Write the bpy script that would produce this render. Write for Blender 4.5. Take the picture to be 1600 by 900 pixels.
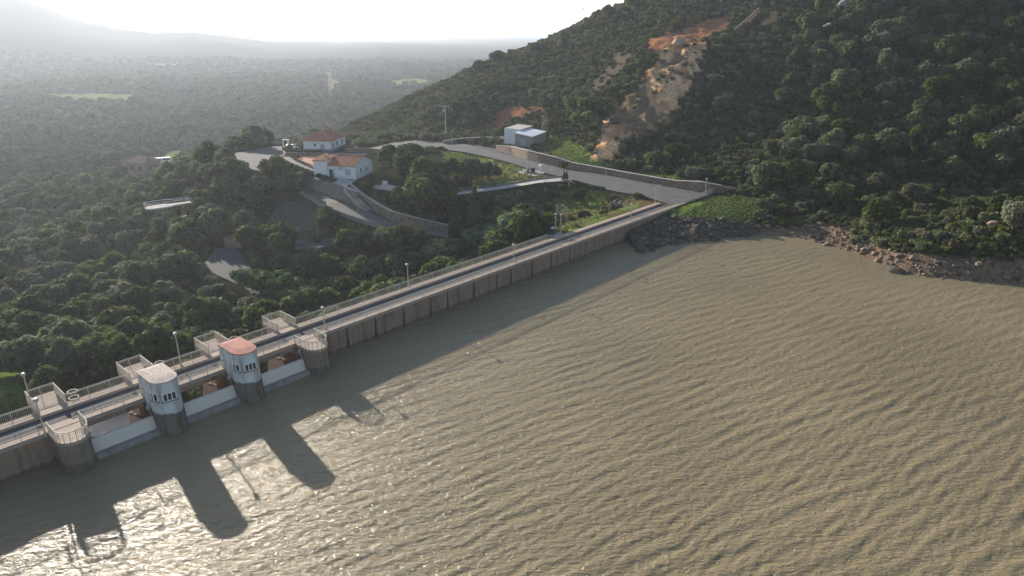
import bpy, bmesh, math, random
import numpy as np
from mathutils import Vector, Matrix

R = math.radians
for o in list(bpy.data.objects):
    bpy.data.objects.remove(o)
S = bpy.context.scene
COL = S.collection

# ------------------------------------------------------------------ camera, sky, sun, exposure
CAM_H, FPX, PITCH = 37.2, 1067.0, math.atan((450 - 44) / 1067.0)
cd = bpy.data.cameras.new('camera'); cam = bpy.data.objects.new('camera', cd); COL.objects.link(cam)
cam.location = (0, 0, CAM_H); cam.rotation_euler = (math.pi / 2 - PITCH, 0, 0)
cd.sensor_width = 36; cd.lens = 36 * FPX / 1600; cd.clip_start = 0.5; cd.clip_end = 60000
S.camera = cam
SUN_AZ, SUN_EL = math.atan2(-0.615, 0.788), R(17.0)
w = bpy.data.worlds.new('World'); S.world = w; w.use_nodes = True
nt = w.node_tree; bg = nt.nodes['Background']
sky = nt.nodes.new('ShaderNodeTexSky'); sky.sky_type = 'NISHITA'; sky.sun_disc = False
sky.sun_elevation = SUN_EL; sky.sun_rotation = SUN_AZ
sky.air_density = 1.0; sky.dust_density = 0.7; sky.ozone_density = 1.5; sky.altitude = 50
nt.links.new(sky.outputs[0], bg.inputs[0]); bg.inputs[1].default_value = 0.085
sl = bpy.data.lights.new('sun', 'SUN'); sl.energy = 5.0; sl.angle = R(0.55); sl.color = (1.0, 0.92, 0.80)
so = bpy.data.objects.new('sun', sl); COL.objects.link(so)
sd = Vector((math.sin(SUN_AZ) * math.cos(SUN_EL), math.cos(SUN_AZ) * math.cos(SUN_EL), math.sin(SUN_EL)))
so.rotation_euler = (-sd).to_track_quat('-Z', 'Y').to_euler(); so.location = (-200, 300, 200)
S.view_settings.view_transform = 'Standard'; S.view_settings.look = 'None'
S.view_settings.exposure = 1.05; S.view_settings.gamma = 1.0; S.view_settings.use_curve_mapping = False
S.render.engine = 'CYCLES'
S.cycles.max_bounces = 6; S.cycles.diffuse_bounces = 2; S.cycles.glossy_bounces = 2
S.cycles.transmission_bounces = 3; S.cycles.volume_bounces = 1; S.cycles.caustics_reflective = False
S.cycles.use_denoising = True
rng = np.random.default_rng(7)
random.seed(7)

# ------------------------------------------------------------------ photo geometry helpers
cP, sP = math.cos(PITCH), math.sin(PITCH)
def ray(px, py):
    x = (px - 800) / FPX; y = -(py - 450) / FPX
    return np.array([x, cP + y * sP, -sP + y * cP])
def at(px, py, z):
    d = ray(px, py); t = (z - CAM_H) / d[2]
    return d * t + np.array([0, 0, CAM_H])
def atY(px, py, Y):
    d = ray(px, py); return d * (Y / d[1]) + np.array([0, 0, CAM_H])
def xyz(px, Y, z):
    zc = Y * cP + (CAM_H - z) * sP
    return np.array([(px - 800) / FPX * zc, Y, z])
def proj(x, y, z):
    zc = y * cP + (CAM_H - z) * sP
    v = y * sP - (CAM_H - z) * cP
    zc = np.maximum(zc, 0.1)
    return 800 + FPX * x / zc, 450 - FPX * v / zc

def inpoly(x, y, P):
    P = np.asarray(P)[:, :2]; r = np.zeros(np.shape(x), bool)
    for i in range(len(P)):
        x1, y1 = P[i]; x2, y2 = P[i - 1]
        if y1 == y2: continue
        c = ((y1 > y) != (y2 > y)) & (x < (x2 - x1) * (y - y1) / (y2 - y1) + x1)
        r ^= c
    return r
def segdist(x, y, P, closed=True):
    P = np.asarray(P)[:, :2]; d = np.full(np.shape(x), 1e9)
    for i in range(0 if closed else 1, len(P)):
        a = P[i - 1]; b = P[i]; ab = b - a; L = max(ab @ ab, 1e-9)
        t = np.clip(((x - a[0]) * ab[0] + (y - a[1]) * ab[1]) / L, 0, 1)
        d = np.minimum(d, np.hypot(x - a[0] - t * ab[0], y - a[1] - t * ab[1]))
    return d
def smooth(a, b, x):
    t = np.clip((x - a) / (b - a), 0, 1); return t * t * (3 - 2 * t)

_perm = np.random.default_rng(3).random((256, 256))
def vnoise(x, y):
    xi = np.floor(x).astype(int); yi = np.floor(y).astype(int)
    fx = x - xi; fy = y - yi; fx = fx * fx * (3 - 2 * fx); fy = fy * fy * (3 - 2 * fy)
    g = lambda i, j: _perm[(i) % 256, (j) % 256]
    return (g(xi, yi) * (1 - fx) + g(xi + 1, yi) * fx) * (1 - fy) + (g(xi, yi + 1) * (1 - fx) + g(xi + 1, yi + 1) * fx) * fy
def fbm(x, y, o=4):
    s = 0; a = 0.5; n = 0
    for k in range(o):
        s = s + a * vnoise(x * 2 ** k + 17 * k, y * 2 ** k + 9 * k); n += a; a *= 0.5
    return s / n

# ------------------------------------------------------------------ dam frame (s along the crest, t downstream)
DZ = 3.2
_w = np.array([at(*p, DZ)[:2] for p in [(0, 693), (60, 677), (215, 618), (500, 525), (680, 460), (800, 410), (1060, 318)]])
DC = _w.mean(0) + np.array([.26, -.235]); DU = np.linalg.svd(_w - DC)[2][0]; DU = DU * np.sign(DU[0]); DN = np.array([-DU[1], DU[0]])
DANG = math.atan2(DU[1], DU[0])
def D(s, t, z): q = DC + DU * s + DN * t; return np.array([q[0], q[1], z])
def dst(x, y): return (x - DC[0]) * DU[0] + (y - DC[1]) * DU[1], (x - DC[0]) * DN[0] + (y - DC[1]) * DN[1]
WD = 4.4
PIER = [-35.3, -27.0, -18.7, -10.3]
S0, S1 = -75.0, 94.0

# ------------------------------------------------------------------ terrain function
ctrl = []
for p in [(800,700,-6),(1200,800,-6),(1500,600,-6),(500,850,-6),(1000,480,-5),(1300,480,-3),(700,560,-8),(300,720,-8),(100,800,-8),
          (1600,444,0),(1513,437,0),(1441,432,0),(1393,417,0),(1351,400,0),(1295,383,0),(1247,371,0),(1180,368,0),
          (1295,350,1.6),(1393,385,2.0),(1447,390,2.6),(1600,405,3.2),(1230,350,1.2),
          (1165,383,-1.2),(1300,402,-1.3),(1380,440,-1.4),(1600,475,-1.8),
          (998,393,0),(1047,382,0),(1102,377,0),(1157,370,0),(1039,338,2.2),(1130,338,2.5),(1177,352,1.2),(990,370,1.0),
          (1160,315,3.0),(1110,320,2.9),(1190,325,2.6),(1140,300,3.4),(1170,300,3.8),
          (1300,300,4.5),(1200,300,4.2),(1450,345,4.5),(1600,362,6),(1000,252,5.2),(1090,284,4.6),(940,250,5.5),(880,225,5.2),(830,228,4.4),(790,222,4.2),
          (697,217,3.8),(760,200,5),(1020,284,3.3),(930,267,3.3),(860,256,3.4),(800,243,3.5),(745,233,3.6),(660,226,3.8),
          (545,280,3.2),(505,240,3.8),(450,245,3.3),(400,245,3.2),(640,262,3.2),(700,250,3.3),(800,265,3.3),(870,285,3.1),(600,245,3.5),
          (640,298,1.6),(610,320,-.6),(700,302,1.4),(760,290,2.2),(720,330,-2.5),(680,330,-1.5),
          (368,240,3.0),(370,262,2.8),(410,268,2.9),(340,290,-2),(400,320,-4),(450,330,-4.5),(300,330,-8),(250,380,-14),(200,440,-18),(100,480,-19),
          (50,560,-14),(150,540,-14),(300,500,-14),(0,450,-20),(0,350,-24),(100,380,-24),(200,330,-20),(220,268,-22),(100,280,-26),(0,280,-27),(290,250,-22),(10,620,-8),(-60,640,-6),(-200,600,-5),(-100,500,-16),
          (350,405,-9),(380,445,-10),(520,380,-7),(480,385,-7.3),(560,375,-6.6),(420,480,-13),(520,450,-12),(600,430,-11),(680,400,-9),(500,410,-9.5),
          (760,380,-7),(850,345,-2.5),(930,325,.3),(980,310,1.8),(900,300,1.4),(830,362,-4),(900,362,2.0),(960,345,2.4),(1020,325,2.9),
          (470,292,-.7),(540,318,-.6),(600,348,-2.4),(660,360,-3.5),(470,345,-5),(430,365,-6.5)]:
    ctrl.append(at(*p))
for p in [(1300,150,195),(1450,150,185),(1600,200,165),(1600,300,142),(1450,260,158),(1300,240,165),(1300,0,250),(1450,0,235),(1600,0,225),(1150,150,208),(1150,225,180),(1100,50,250),(1045,62,236),(1000,120,216),(960,190,196),
          (1300,-200,330),(1600,-200,300),(1800,0,220),(1800,200,160),(1000,4,305),(940,24,305),(900,44,305),(830,77,305),(760,99,310),(700,127,315),(640,154,312),(580,182,302),(530,203,282),
          (850,150,238),(700,165,252),(900,100,262),(780,140,258),(620,200,255),(930,130,232)]:
    ctrl.append(atY(*p))
for p in [(640,385,-6),(800,390,4),(950,400,28),(560,370,-15),(1000,420,40),(400,262,-12),(330,232,-10),(450,285,-13),(480,240,-2),(1200,420,70),(300,330,-26),(100,400,-28),(500,420,-26),(-200,300,-28),(-200,400,-28),(700,480,-26),(850,500,-18),(1500,420,110),(1900,300,90),
          (1800,100,0)]:
    ctrl.append(xyz(*p))
ctrl += [np.array(q, float) for q in [(98, 89.5, 0), (125, 78, 0), (165, 52, 0), (230, 10, 0), (104, 97, 3.2), (132, 86, 3.5), (172, 62, 4), (150, 110, 16), (190, 85, 16), (115, 70, -2), (150, 40, -3)]]
ctrl = np.array(ctrl)
_cx = ctrl[:, :2] / 100.0
def _phi(d): return np.sqrt(d * d + 0.0025)
_A = _phi(np.linalg.norm(_cx[:, None] - _cx[None], axis=2))
_n = len(ctrl)
_M = np.zeros((_n + 3, _n + 3)); _M[:_n, :_n] = -_A + np.eye(_n) * 0.004
_M[:_n, _n] = 1; _M[:_n, _n + 1:] = _cx; _M[_n, :_n] = 1; _M[_n + 1:, :_n] = _cx.T
_wt = np.linalg.solve(_M, np.concatenate([ctrl[:, 2], [0, 0, 0]]))
def rbf(x, y):
    x = np.asarray(x, float); y = np.asarray(y, float); out = np.empty(x.size); xf = x.ravel() / 100; yf = y.ravel() / 100
    for i in range(0, x.size, 20000):
        a = xf[i:i + 20000, None] - _cx[None, :, 0]; b = yf[i:i + 20000, None] - _cx[None, :, 1]
        out[i:i + 20000] = -_phi(np.hypot(a, b)) @ _wt[:_n] + _wt[_n] + _wt[_n + 1] * xf[i:i + 20000] + _wt[_n + 2] * yf[i:i + 20000]
    return out.reshape(x.shape)

MT_PX = [-900, -300, -100, 0, 60, 130, 190, 250, 300, 370, 430, 520, 600, 700, 900, 1200]
MT_PY = [-160, -95, -38, -14, 4, 32, 44, 52, 50, 58, 67, 70, 69, 74, 78, 80]
FR_PX = [-400, 200, 380, 450, 520, 600, 650, 700, 800, 900, 1000, 1300]
FR_PY = [44, 50, 50, 47, 44, 41, 36, 34, 35, 39, 38, 30]
def plain(x, y):
    r = np.hypot(x, y); a = np.arctan2(x, np.maximum(y, 1))
    px = 800 + FPX / cP * np.tan(np.clip(a, -1.2, 1.2)) * 0.985
    el = lambda PX, PY: np.tan(np.arctan((450 - np.interp(px, PX, PY)) / FPX) - PITCH)
    z = -28 + 10 * (fbm(x / 260, y / 260, 3) - 0.5) * smooth(400, 900, r)
    # rising left foothills then the mountain crest at 2.6 km
    top = CAM_H + 2600 * el(MT_PX, MT_PY) + 14 * (fbm(x / 90, y / 90 + 7, 4) - 0.5)
    up = smooth(1000, 2600, r) ** 1.3 * (1 - 0.75 * smooth(2600, 3600, r))
    z = z + np.maximum(top + 30, 0) * up + 26 * (fbm(x / 330 + 5, y / 330, 4) - 0.5) * smooth(1200, 2200, r) * np.clip((top + 10) / 60, 0, 1) * (1 - smooth(2350, 2600, r))
    top2 = CAM_H + 8500 * el(FR_PX, FR_PY)
    z = z + np.maximum(top2 + 40, 0) * smooth(6000, 8500, r) + 22 * (fbm(x / 500, y / 700 + 3, 4) - 0.5) * smooth(6000, 8000, r)
    return z

PATCH = []          # (polygon xyz, margin): ground is graded to these surfaces
def add_patch(P, margin=2.5, drop=0.22): PATCH.append((np.asarray(P, float), margin, drop))
SHORE_PX = [(998,393),(1047,382),(1102,377),(1157,370),(1180,368),(1247,371),(1295,383),(1351,400),(1393,417),(1372,429),(1441,432),(1513,437),(1600,444),(1900,470)]
SHORE = [at(*p, 0)[:2] for p in SHORE_PX] + [np.array([125., 78.]), np.array([165., 52.]), np.array([230., 10.])]
RES = np.array([D(S0 - 60, 0.6, 0)[:2], D(58, 0.6, 0)[:2]] + SHORE + [np.array([260, -400]), np.array([-400, -400])])
def terrain(x, y):
    x = np.asarray(x, float); y = np.asarray(y, float)
    r = np.hypot(x, y)
    near = r < 640
    z = plain(x, y)
    k = smooth(370, 600, r)
    if near.any():
        zn = rbf(x[near], y[near])
        zn = zn + (fbm(x[near] / 22, y[near] / 22, 4) - 0.5) * 2.2 * smooth(120, 200, np.hypot(x[near], y[near]))
        z[near] = zn * (1 - k[near]) + z[near] * k[near]
    xs, ys = dst(x, y)
    inside = inpoly(x, y, RES) & near
    dsh = segdist(x[inside], y[inside], np.array(SHORE), False)
    z[inside] = np.minimum(z[inside], -0.25 - np.minimum(dsh * 0.35, 4))
    ds = (ys > 0.6) & (ys < 26) & (xs < 36) & (xs > -80)
    kd = smooth(26, 9, ys[ds])
    z[ds] = np.minimum(z[ds], z[ds] * (1 - kd) + kd * np.interp(xs[ds], [-80, -45, -38, -10, 10, 25, 36], [-6, -8, -12, -12, -9.5, -5, 0]))
    up = (ys <= 0.6) & (ys > -10) & (xs < 30) & near
    z[up] = np.minimum(z[up], -3)
    for P, m, drop in PATCH:
        lo = P[:, :2].min(0) - m; hi = P[:, :2].max(0) + m
        b = (x > lo[0]) & (x < hi[0]) & (y > lo[1]) & (y < hi[1])
        if not b.any(): continue
        xb, yb = x[b], y[b]
        wv = np.where(inpoly(xb, yb, P), 1.0, smooth(m, 0.3, segdist(xb, yb, P)))
        d2 = (xb[:, None] - P[None, :, 0]) ** 2 + (yb[:, None] - P[None, :, 1]) ** 2 + 0.05
        iw = 1 / d2 ** 1.5; zp = (iw * P[None, :, 2]).sum(1) / iw.sum(1)
        zz = z[b]; z[b] = zz * (1 - wv) + np.minimum(zp - drop, 999) * wv
    return z
def tz(x, y): return float(terrain(np.array([x]), np.array([y]))[0])

# ------------------------------------------------------------------ materials
def mat(name, color, rough=0.8, var=0.25, scale=1.5, color2=None, bump=0.0, spec=0.3, metallic=0.0, bscale=None, stretch=None):
    m = bpy.data.materials.new(name); m.use_nodes = True
    t = m.node_tree; b = t.nodes['Principled BSDF']; L = t.links.new
    b.inputs['Roughness'].default_value = rough; b.inputs['Specular IOR Level'].default_value = spec; b.inputs['Metallic'].default_value = metallic
    tc = t.nodes.new('ShaderNodeTexCoord'); mp = t.nodes.new('ShaderNodeMapping'); L(tc.outputs['Object'], mp.inputs[0])
    if stretch: mp.inputs['Scale'].default_value = stretch
    nz = t.nodes.new('ShaderNodeTexNoise'); nz.inputs['Scale'].default_value = scale; nz.inputs['Detail'].default_value = 6; nz.inputs['Roughness'].default_value = 0.62
    L(mp.outputs[0], nz.inputs['Vector'])
    cr = t.nodes.new('ShaderNodeValToRGB'); L(nz.outputs['Fac'], cr.inputs[0])
    c = np.array(color); c2 = np.array(color2) if color2 is not None else c * (1 + var)
    c1 = c * (1 - var)
    cr.color_ramp.elements[0].position = 0.3; cr.color_ramp.elements[1].position = 0.7
    cr.color_ramp.elements[0].color = (*c1, 1); cr.color_ramp.elements[1].color = (*np.minimum(c2, 0.95), 1)
    L(cr.outputs[0], b.inputs['Base Color'])
    if bump:
        n2 = t.nodes.new('ShaderNodeTexNoise'); n2.inputs['Scale'].default_value = bscale or scale * 6; n2.inputs['Detail'].default_value = 5
        L(mp.outputs[0], n2.inputs['Vector'])
        bp = t.nodes.new('ShaderNodeBump'); bp.inputs['Strength'].default_value = bump; bp.inputs['Distance'].default_value = 0.1
        L(n2.outputs['Fac'], bp.inputs['Height']); L(bp.outputs[0], b.inputs['Normal'])
    return m

def stone_mat(name, c1, c2, mortar, sc):
    m = mat(name, c1, 0.9, 0.3, sc); t = m.node_tree; L = t.links.new; b = t.nodes['Principled BSDF']
    tc = t.nodes.new('ShaderNodeTexCoord')
    v = t.nodes.new('ShaderNodeTexVoronoi'); v.inputs['Scale'].default_value = sc; L(tc.outputs['Object'], v.inputs['Vector'])
    e = t.nodes.new('ShaderNodeTexVoronoi'); e.feature = 'DISTANCE_TO_EDGE'; e.inputs['Scale'].default_value = sc; L(tc.outputs['Object'], e.inputs['Vector'])
    sp = t.nodes.new('ShaderNodeSeparateColor'); L(v.outputs['Color'], sp.inputs[0])
    mx = t.nodes.new('ShaderNodeMix'); mx.data_type = 'RGBA'; L(sp.outputs[0], mx.inputs[0]); mx.inputs[6].default_value = (*c1, 1); mx.inputs[7].default_value = (*c2, 1)
    r = t.nodes.new('ShaderNodeMapRange'); r.inputs[1].default_value = 0.01; r.inputs[2].default_value = 0.07; L(e.outputs['Distance'], r.inputs[0])
    m2 = t.nodes.new('ShaderNodeMix'); m2.data_type = 'RGBA'; L(r.outputs[0], m2.inputs[0]); m2.inputs[6].default_value = (*mortar, 1); L(mx.outputs[2], m2.inputs[7])
    L(m2.outputs[2], b.inputs['Base Color'])
    bp = t.nodes.new('ShaderNodeBump'); bp.inputs['Strength'].default_value = 0.8; bp.inputs['Distance'].default_value = 0.08; L(r.outputs[0], bp.inputs['Height']); L(bp.outputs[0], b.inputs['Normal'])
    return m

def stained_concrete(name, base, dark, zlo, zhi, band=0.62):
    """concrete with streaks running down and a darker tide band below zhi"""
    m = mat(name, base, 0.88, 0.16, 0.7, bump=0.25); t = m.node_tree; L = t.links.new; b = t.nodes['Principled BSDF']
    cr = [n for n in t.nodes if n.type == 'VALTORGB'][0]
    tc = t.nodes.new('ShaderNodeTexCoord'); mp = t.nodes.new('ShaderNodeMapping'); mp.inputs['Scale'].default_value = (0.8, 0.8, 0.10); L(tc.outputs['Object'], mp.inputs[0])
    n = t.nodes.new('ShaderNodeTexNoise'); n.inputs['Scale'].default_value = 1.6; n.inputs['Detail'].default_value = 5; L(mp.outputs[0], n.inputs['Vector'])
    r = t.nodes.new('ShaderNodeMapRange'); r.inputs[1].default_value = 0.48; r.inputs[2].default_value = 0.66; L(n.outputs['Fac'], r.inputs[0])
    sx = t.nodes.new('ShaderNodeSeparateXYZ'); L(tc.outputs['Object'], sx.inputs[0])
    n3 = t.nodes.new('ShaderNodeTexNoise'); n3.inputs['Scale'].default_value = 2.2; n3.inputs['Detail'].default_value = 4; L(mp.outputs[0], n3.inputs['Vector'])
    ad = t.nodes.new('ShaderNodeMath'); ad.operation = 'MULTIPLY_ADD'; L(n3.outputs['Fac'], ad.inputs[0]); ad.inputs[1].default_value = 0.9; L(sx.outputs['Z'], ad.inputs[2])
    h = t.nodes.new('ShaderNodeMapRange'); h.inputs[1].default_value = zhi + 0.55; h.inputs[2].default_value = zhi + 0.35; L(ad.outputs[0], h.inputs[0])
    mxm = t.nodes.new('ShaderNodeMath'); mxm.operation = 'MULTIPLY_ADD'; L(h.outputs[0], mxm.inputs[0]); mxm.inputs[1].default_value = band; 
    sc = t.nodes.new('ShaderNodeMath'); sc.operation = 'MULTIPLY'; L(r.outputs[0], sc.inputs[0]); sc.inputs[1].default_value = 0.55; L(sc.outputs[0], mxm.inputs[2])
    mxm.use_clamp = True
    mx = t.nodes.new('ShaderNodeMix'); mx.data_type = 'RGBA'; L(mxm.outputs[0], mx.inputs[0]); L(cr.outputs[0], mx.inputs[6]); mx.inputs[7].default_value = (*dark, 1)
    L(mx.outputs[2], b.inputs['Base Color'])
    return m

def tile_mat(name, c1, c2, dirt):
    m = mat(name, c1, 0.85, 0.25, 1.1, c2); t = m.node_tree; L = t.links.new; b = t.nodes['Principled BSDF']
    cr = [n for n in t.nodes if n.type == 'VALTORGB'][0]
    tc = t.nodes.new('ShaderNodeTexCoord')
    n = t.nodes.new('ShaderNodeTexNoise'); n.inputs['Scale'].default_value = 0.5; n.inputs['Detail'].default_value = 7; L(tc.outputs['Object'], n.inputs['Vector'])
    r = t.nodes.new('ShaderNodeMapRange'); r.inputs[1].default_value = 0.5; r.inputs[2].default_value = 0.68; L(n.outputs['Fac'], r.inputs[0])
    mx = t.nodes.new('ShaderNodeMix'); mx.data_type = 'RGBA'; L(r.outputs[0], mx.inputs[0]); L(cr.outputs[0], mx.inputs[6]); mx.inputs[7].default_value = (*dirt, 1)
    L(mx.outputs[2], b.inputs['Base Color'])
    return m

M = {}
M['asphalt'] = mat('asphalt', (0.085, 0.079, 0.083), 0.92, 0.22, 0.35, bump=0.1, bscale=9)
M['asphalt_shaded'] = mat('asphalt_shaded', (0.042, 0.043, 0.05), 0.9, 0.25, 0.35, bump=0.1, bscale=9)  # darker, bluer asphalt: shade over the lower car park put into the colour
M['asphalt_old'] = mat('asphalt_old', (0.125, 0.112, 0.105), 0.9, 0.2, 0.4, bump=0.1, bscale=9)
M['concrete'] = mat('concrete', (0.36, 0.32, 0.28), 0.88, 0.2, 0.9, bump=0.12)
M['paving'] = mat('paving', (0.36, 0.285, 0.23), 0.88, 0.16, 1.5, bump=0.1)
M['path'] = mat('path', (0.42, 0.39, 0.36), 0.9, 0.15, 0.8)
M['dam_face'] = stained_concrete('dam_face', (0.27, 0.185, 0.13), (0.085, 0.06, 0.045), -1, 0.35)
M['pier_face'] = stained_concrete('pier_face', (0.22, 0.172, 0.132), (0.11, 0.082, 0.06), -1, 0.9)
M['chute'] = mat('chute', (0.13, 0.092, 0.062), 0.9, 0.35, 0.5, bump=0.2)
M['joint'] = mat('joint', (0.06, 0.05, 0.042), 0.9, 0.4, 2)
M['gate'] = mat('gate_steel', (0.72, 0.63, 0.54), 0.55, 0.1, 0.4, stretch=(0.3, 0.3, 2))
M['gate_sill'] = mat('gate_sill', (0.27, 0.24, 0.215), 0.8, 0.25, 0.8)
M['rail'] = mat('rail_paint', (0.55, 0.49, 0.40), 0.6, 0.15, 3)
M['steel'] = mat('galvanised_steel', (0.42, 0.41, 0.40), 0.5, 0.15, 4, metallic=0.3)
M['white'] = mat('white_wall', (0.78, 0.78, 0.78), 0.85, 0.05, 0.6)
M['hut_wall'] = stained_concrete('hut_wall', (0.60, 0.60, 0.58), (0.13, 0.095, 0.07), -1, 2.35, 0.9)
M['hut_roof_white'] = mat('hut_roof_white', (0.46, 0.33, 0.26), 0.9, 0.4, 6.0, (0.74, 0.64, 0.57), bump=0.4)
M['hut_roof_red'] = mat('hut_roof_red', (0.44, 0.20, 0.155), 0.9, 0.22, 1.6, bump=0.2)
M['tile'] = tile_mat('roof_tile', (0.42, 0.15, 0.075), (0.50, 0.22, 0.12), (0.20, 0.12, 0.075))
M['tile_red'] = tile_mat('roof_tile_red', (0.42, 0.13, 0.065), (0.50, 0.20, 0.11), (0.30, 0.11, 0.06))
M['tile_edge'] = mat('ridge_tile', (0.60, 0.38, 0.27), 0.85, 0.15, 2)
M['plinth'] = mat('plinth', (0.20, 0.23, 0.22), 0.85, 0.15, 1)
M['glass'] = mat('window_glass', (0.03, 0.035, 0.045), 0.12, 0.2, 1, spec=0.6)
M['shutter'] = mat('shutter', (0.42, 0.40, 0.40), 0.7, 0.1, 3)
M['dark'] = mat('dark_opening', (0.02, 0.02, 0.025), 0.9, 0.2, 1)
M['maroon'] = mat('maroon_sill', (0.16, 0.06, 0.05), 0.7, 0.2, 2)
M['stone'] = stone_mat('stone_wall', (0.20, 0.14, 0.095), (0.34, 0.25, 0.18), (0.12, 0.09, 0.07), 2.2)
M['stone_grey'] = stone_mat('stone_wall_grey', (0.18, 0.155, 0.13), (0.29, 0.25, 0.215), (0.11, 0.10, 0.085), 2.0)
M['cap'] = mat('wall_cap', (0.42, 0.38, 0.33), 0.85, 0.15, 1)
M['grey_block'] = mat('grey_render', (0.33, 0.30, 0.26), 0.85, 0.12, 0.8)
M['metal_roof'] = mat('metal_roof', (0.66, 0.66, 0.70), 0.5, 0.05, 0.5)
M['soil'] = mat('orange_soil', (0.36, 0.17, 0.08), 0.95, 0.35, 1.2)
M['brick'] = mat('brick_red', (0.30, 0.14, 0.10), 0.9, 0.2, 2)
M['bronze'] = mat('dark_bronze', (0.035, 0.033, 0.032), 0.45, 0.3, 3)
M['rock'] = mat('rock', (0.21, 0.15, 0.105), 0.92, 0.45, 0.8, (0.32, 0.22, 0.15), bump=0.5, bscale=3)
M['rock_dark'] = mat('rock_dark', (0.085, 0.066, 0.05), 0.9, 0.4, 1.0, bump=0.5, bscale=3)
M['rock_grey'] = mat('rock_grey', (0.27, 0.245, 0.215), 0.92, 0.35, 0.7, bump=0.5, bscale=3)
M['cliff_rock'] = mat('cliff_rock', (0.42, 0.26, 0.15), 0.92, 0.4, 0.8, (0.56, 0.37, 0.22), bump=0.5, bscale=3)
M['timber'] = mat('timber', (0.50, 0.33, 0.18), 0.85, 0.2, 2)
M['bark'] = mat('bark', (0.11, 0.085, 0.065), 0.95, 0.3, 3)
M['bark_pale'] = mat('bark_pale', (0.34, 0.31, 0.28), 0.95, 0.25, 3)
M['pole'] = mat('concrete_pole', (0.50, 0.44, 0.34), 0.85, 0.15, 1)
M['car_white'] = mat('car_paint_white', (0.8, 0.8, 0.8), 0.3, 0.03, 1, spec=0.5)
M['tyre'] = mat('tyre', (0.02, 0.02, 0.02), 0.85, 0.2, 4)
M['ochre_wall'] = mat('ochre_wall', (0.34, 0.23, 0.13), 0.9, 0.15, 0.7)
M['tile_dull'] = mat('roof_tile_dull', (0.24, 0.13, 0.10), 0.9, 0.2, 1)

def leaf_mat(name, c, trans=0.4, yellow=0.25):
    m = bpy.data.materials.new(name); m.use_nodes = True; t = m.node_tree; L = t.links.new
    b = t.nodes['Principled BSDF']; out = t.nodes['Material Output']
    b.inputs['Roughness'].default_value = 0.75; b.inputs['Specular IOR Level'].default_value = 0.08
    oi = t.nodes.new('ShaderNodeObjectInfo'); at_ = t.nodes.new('ShaderNodeAttribute'); at_.attribute_name = 'tint'
    hs = t.nodes.new('ShaderNodeHueSaturation'); hs.inputs['Color'].default_value = (*c, 1)
    r1 = t.nodes.new('ShaderNodeMapRange'); r1.inputs[3].default_value = 0.5 - 0.10 * yellow; r1.inputs[4].default_value = 0.5 + 0.07 * yellow; L(oi.outputs['Random'], r1.inputs[0]); L(r1.outputs[0], hs.inputs['Hue'])
    ml = t.nodes.new('ShaderNodeMath'); ml.operation = 'MULTIPLY'; ml.inputs[1].default_value = 7.31; L(oi.outputs['Random'], ml.inputs[0])
    fr = t.nodes.new('ShaderNodeMath'); fr.operation = 'FRACT'; L(ml.outputs[0], fr.inputs[0])
    r2 = t.nodes.new('ShaderNodeMapRange'); r2.inputs[3].default_value = 0.62; r2.inputs[4].default_value = 1.35; L(fr.outputs[0], r2.inputs[0])
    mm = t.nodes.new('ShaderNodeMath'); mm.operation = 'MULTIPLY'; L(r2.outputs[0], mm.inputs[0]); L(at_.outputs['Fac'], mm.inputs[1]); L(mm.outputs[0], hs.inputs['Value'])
    r3 = t.nodes.new('ShaderNodeMapRange'); r3.inputs[3].default_value = 1.1; r3.inputs[4].default_value = 0.65; L(fr.outputs[0], r3.inputs[0]); L(r3.outputs[0], hs.inputs['Saturation'])
    L(hs.outputs[0], b.inputs['Base Color'])
    tr = t.nodes.new('ShaderNodeBsdfTranslucent'); L(hs.outputs[0], tr.inputs[0])
    mx = t.nodes.new('ShaderNodeMixShader'); mx.inputs[0].default_value = trans
    L(b.outputs[0], mx.inputs[1]); L(tr.outputs[0], mx.inputs[2]); L(mx.outputs[0], out.inputs['Surface'])
    return m
M['leaf_oak'] = leaf_mat('leaf_oak', (0.092, 0.126, 0.030))
M['leaf_pine'] = leaf_mat('leaf_pine', (0.100, 0.160, 0.034))
M['leaf_olive'] = leaf_mat('leaf_olive', (0.112, 0.128, 0.058))
M['leaf_shrub'] = leaf_mat('leaf_shrub', (0.092, 0.122, 0.034))
M['leaf_lime'] = leaf_mat('leaf_lime', (0.150, 0.165, 0.036))
M['leaf_heath'] = leaf_mat('leaf_heath', (0.135, 0.112, 0.070))
M['leaf_pale'] = leaf_mat('leaf_pale', (0.20, 0.20, 0.13))
M['leaf_grass'] = leaf_mat('leaf_grass', (0.17, 0.225, 0.045), yellow=.4)
M['leaf_far'] = leaf_mat('leaf_far', (0.052, 0.078, 0.028), .3)
M['leaf_hedge'] = leaf_mat('leaf_hedge', (0.055, 0.088, 0.025))

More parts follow.
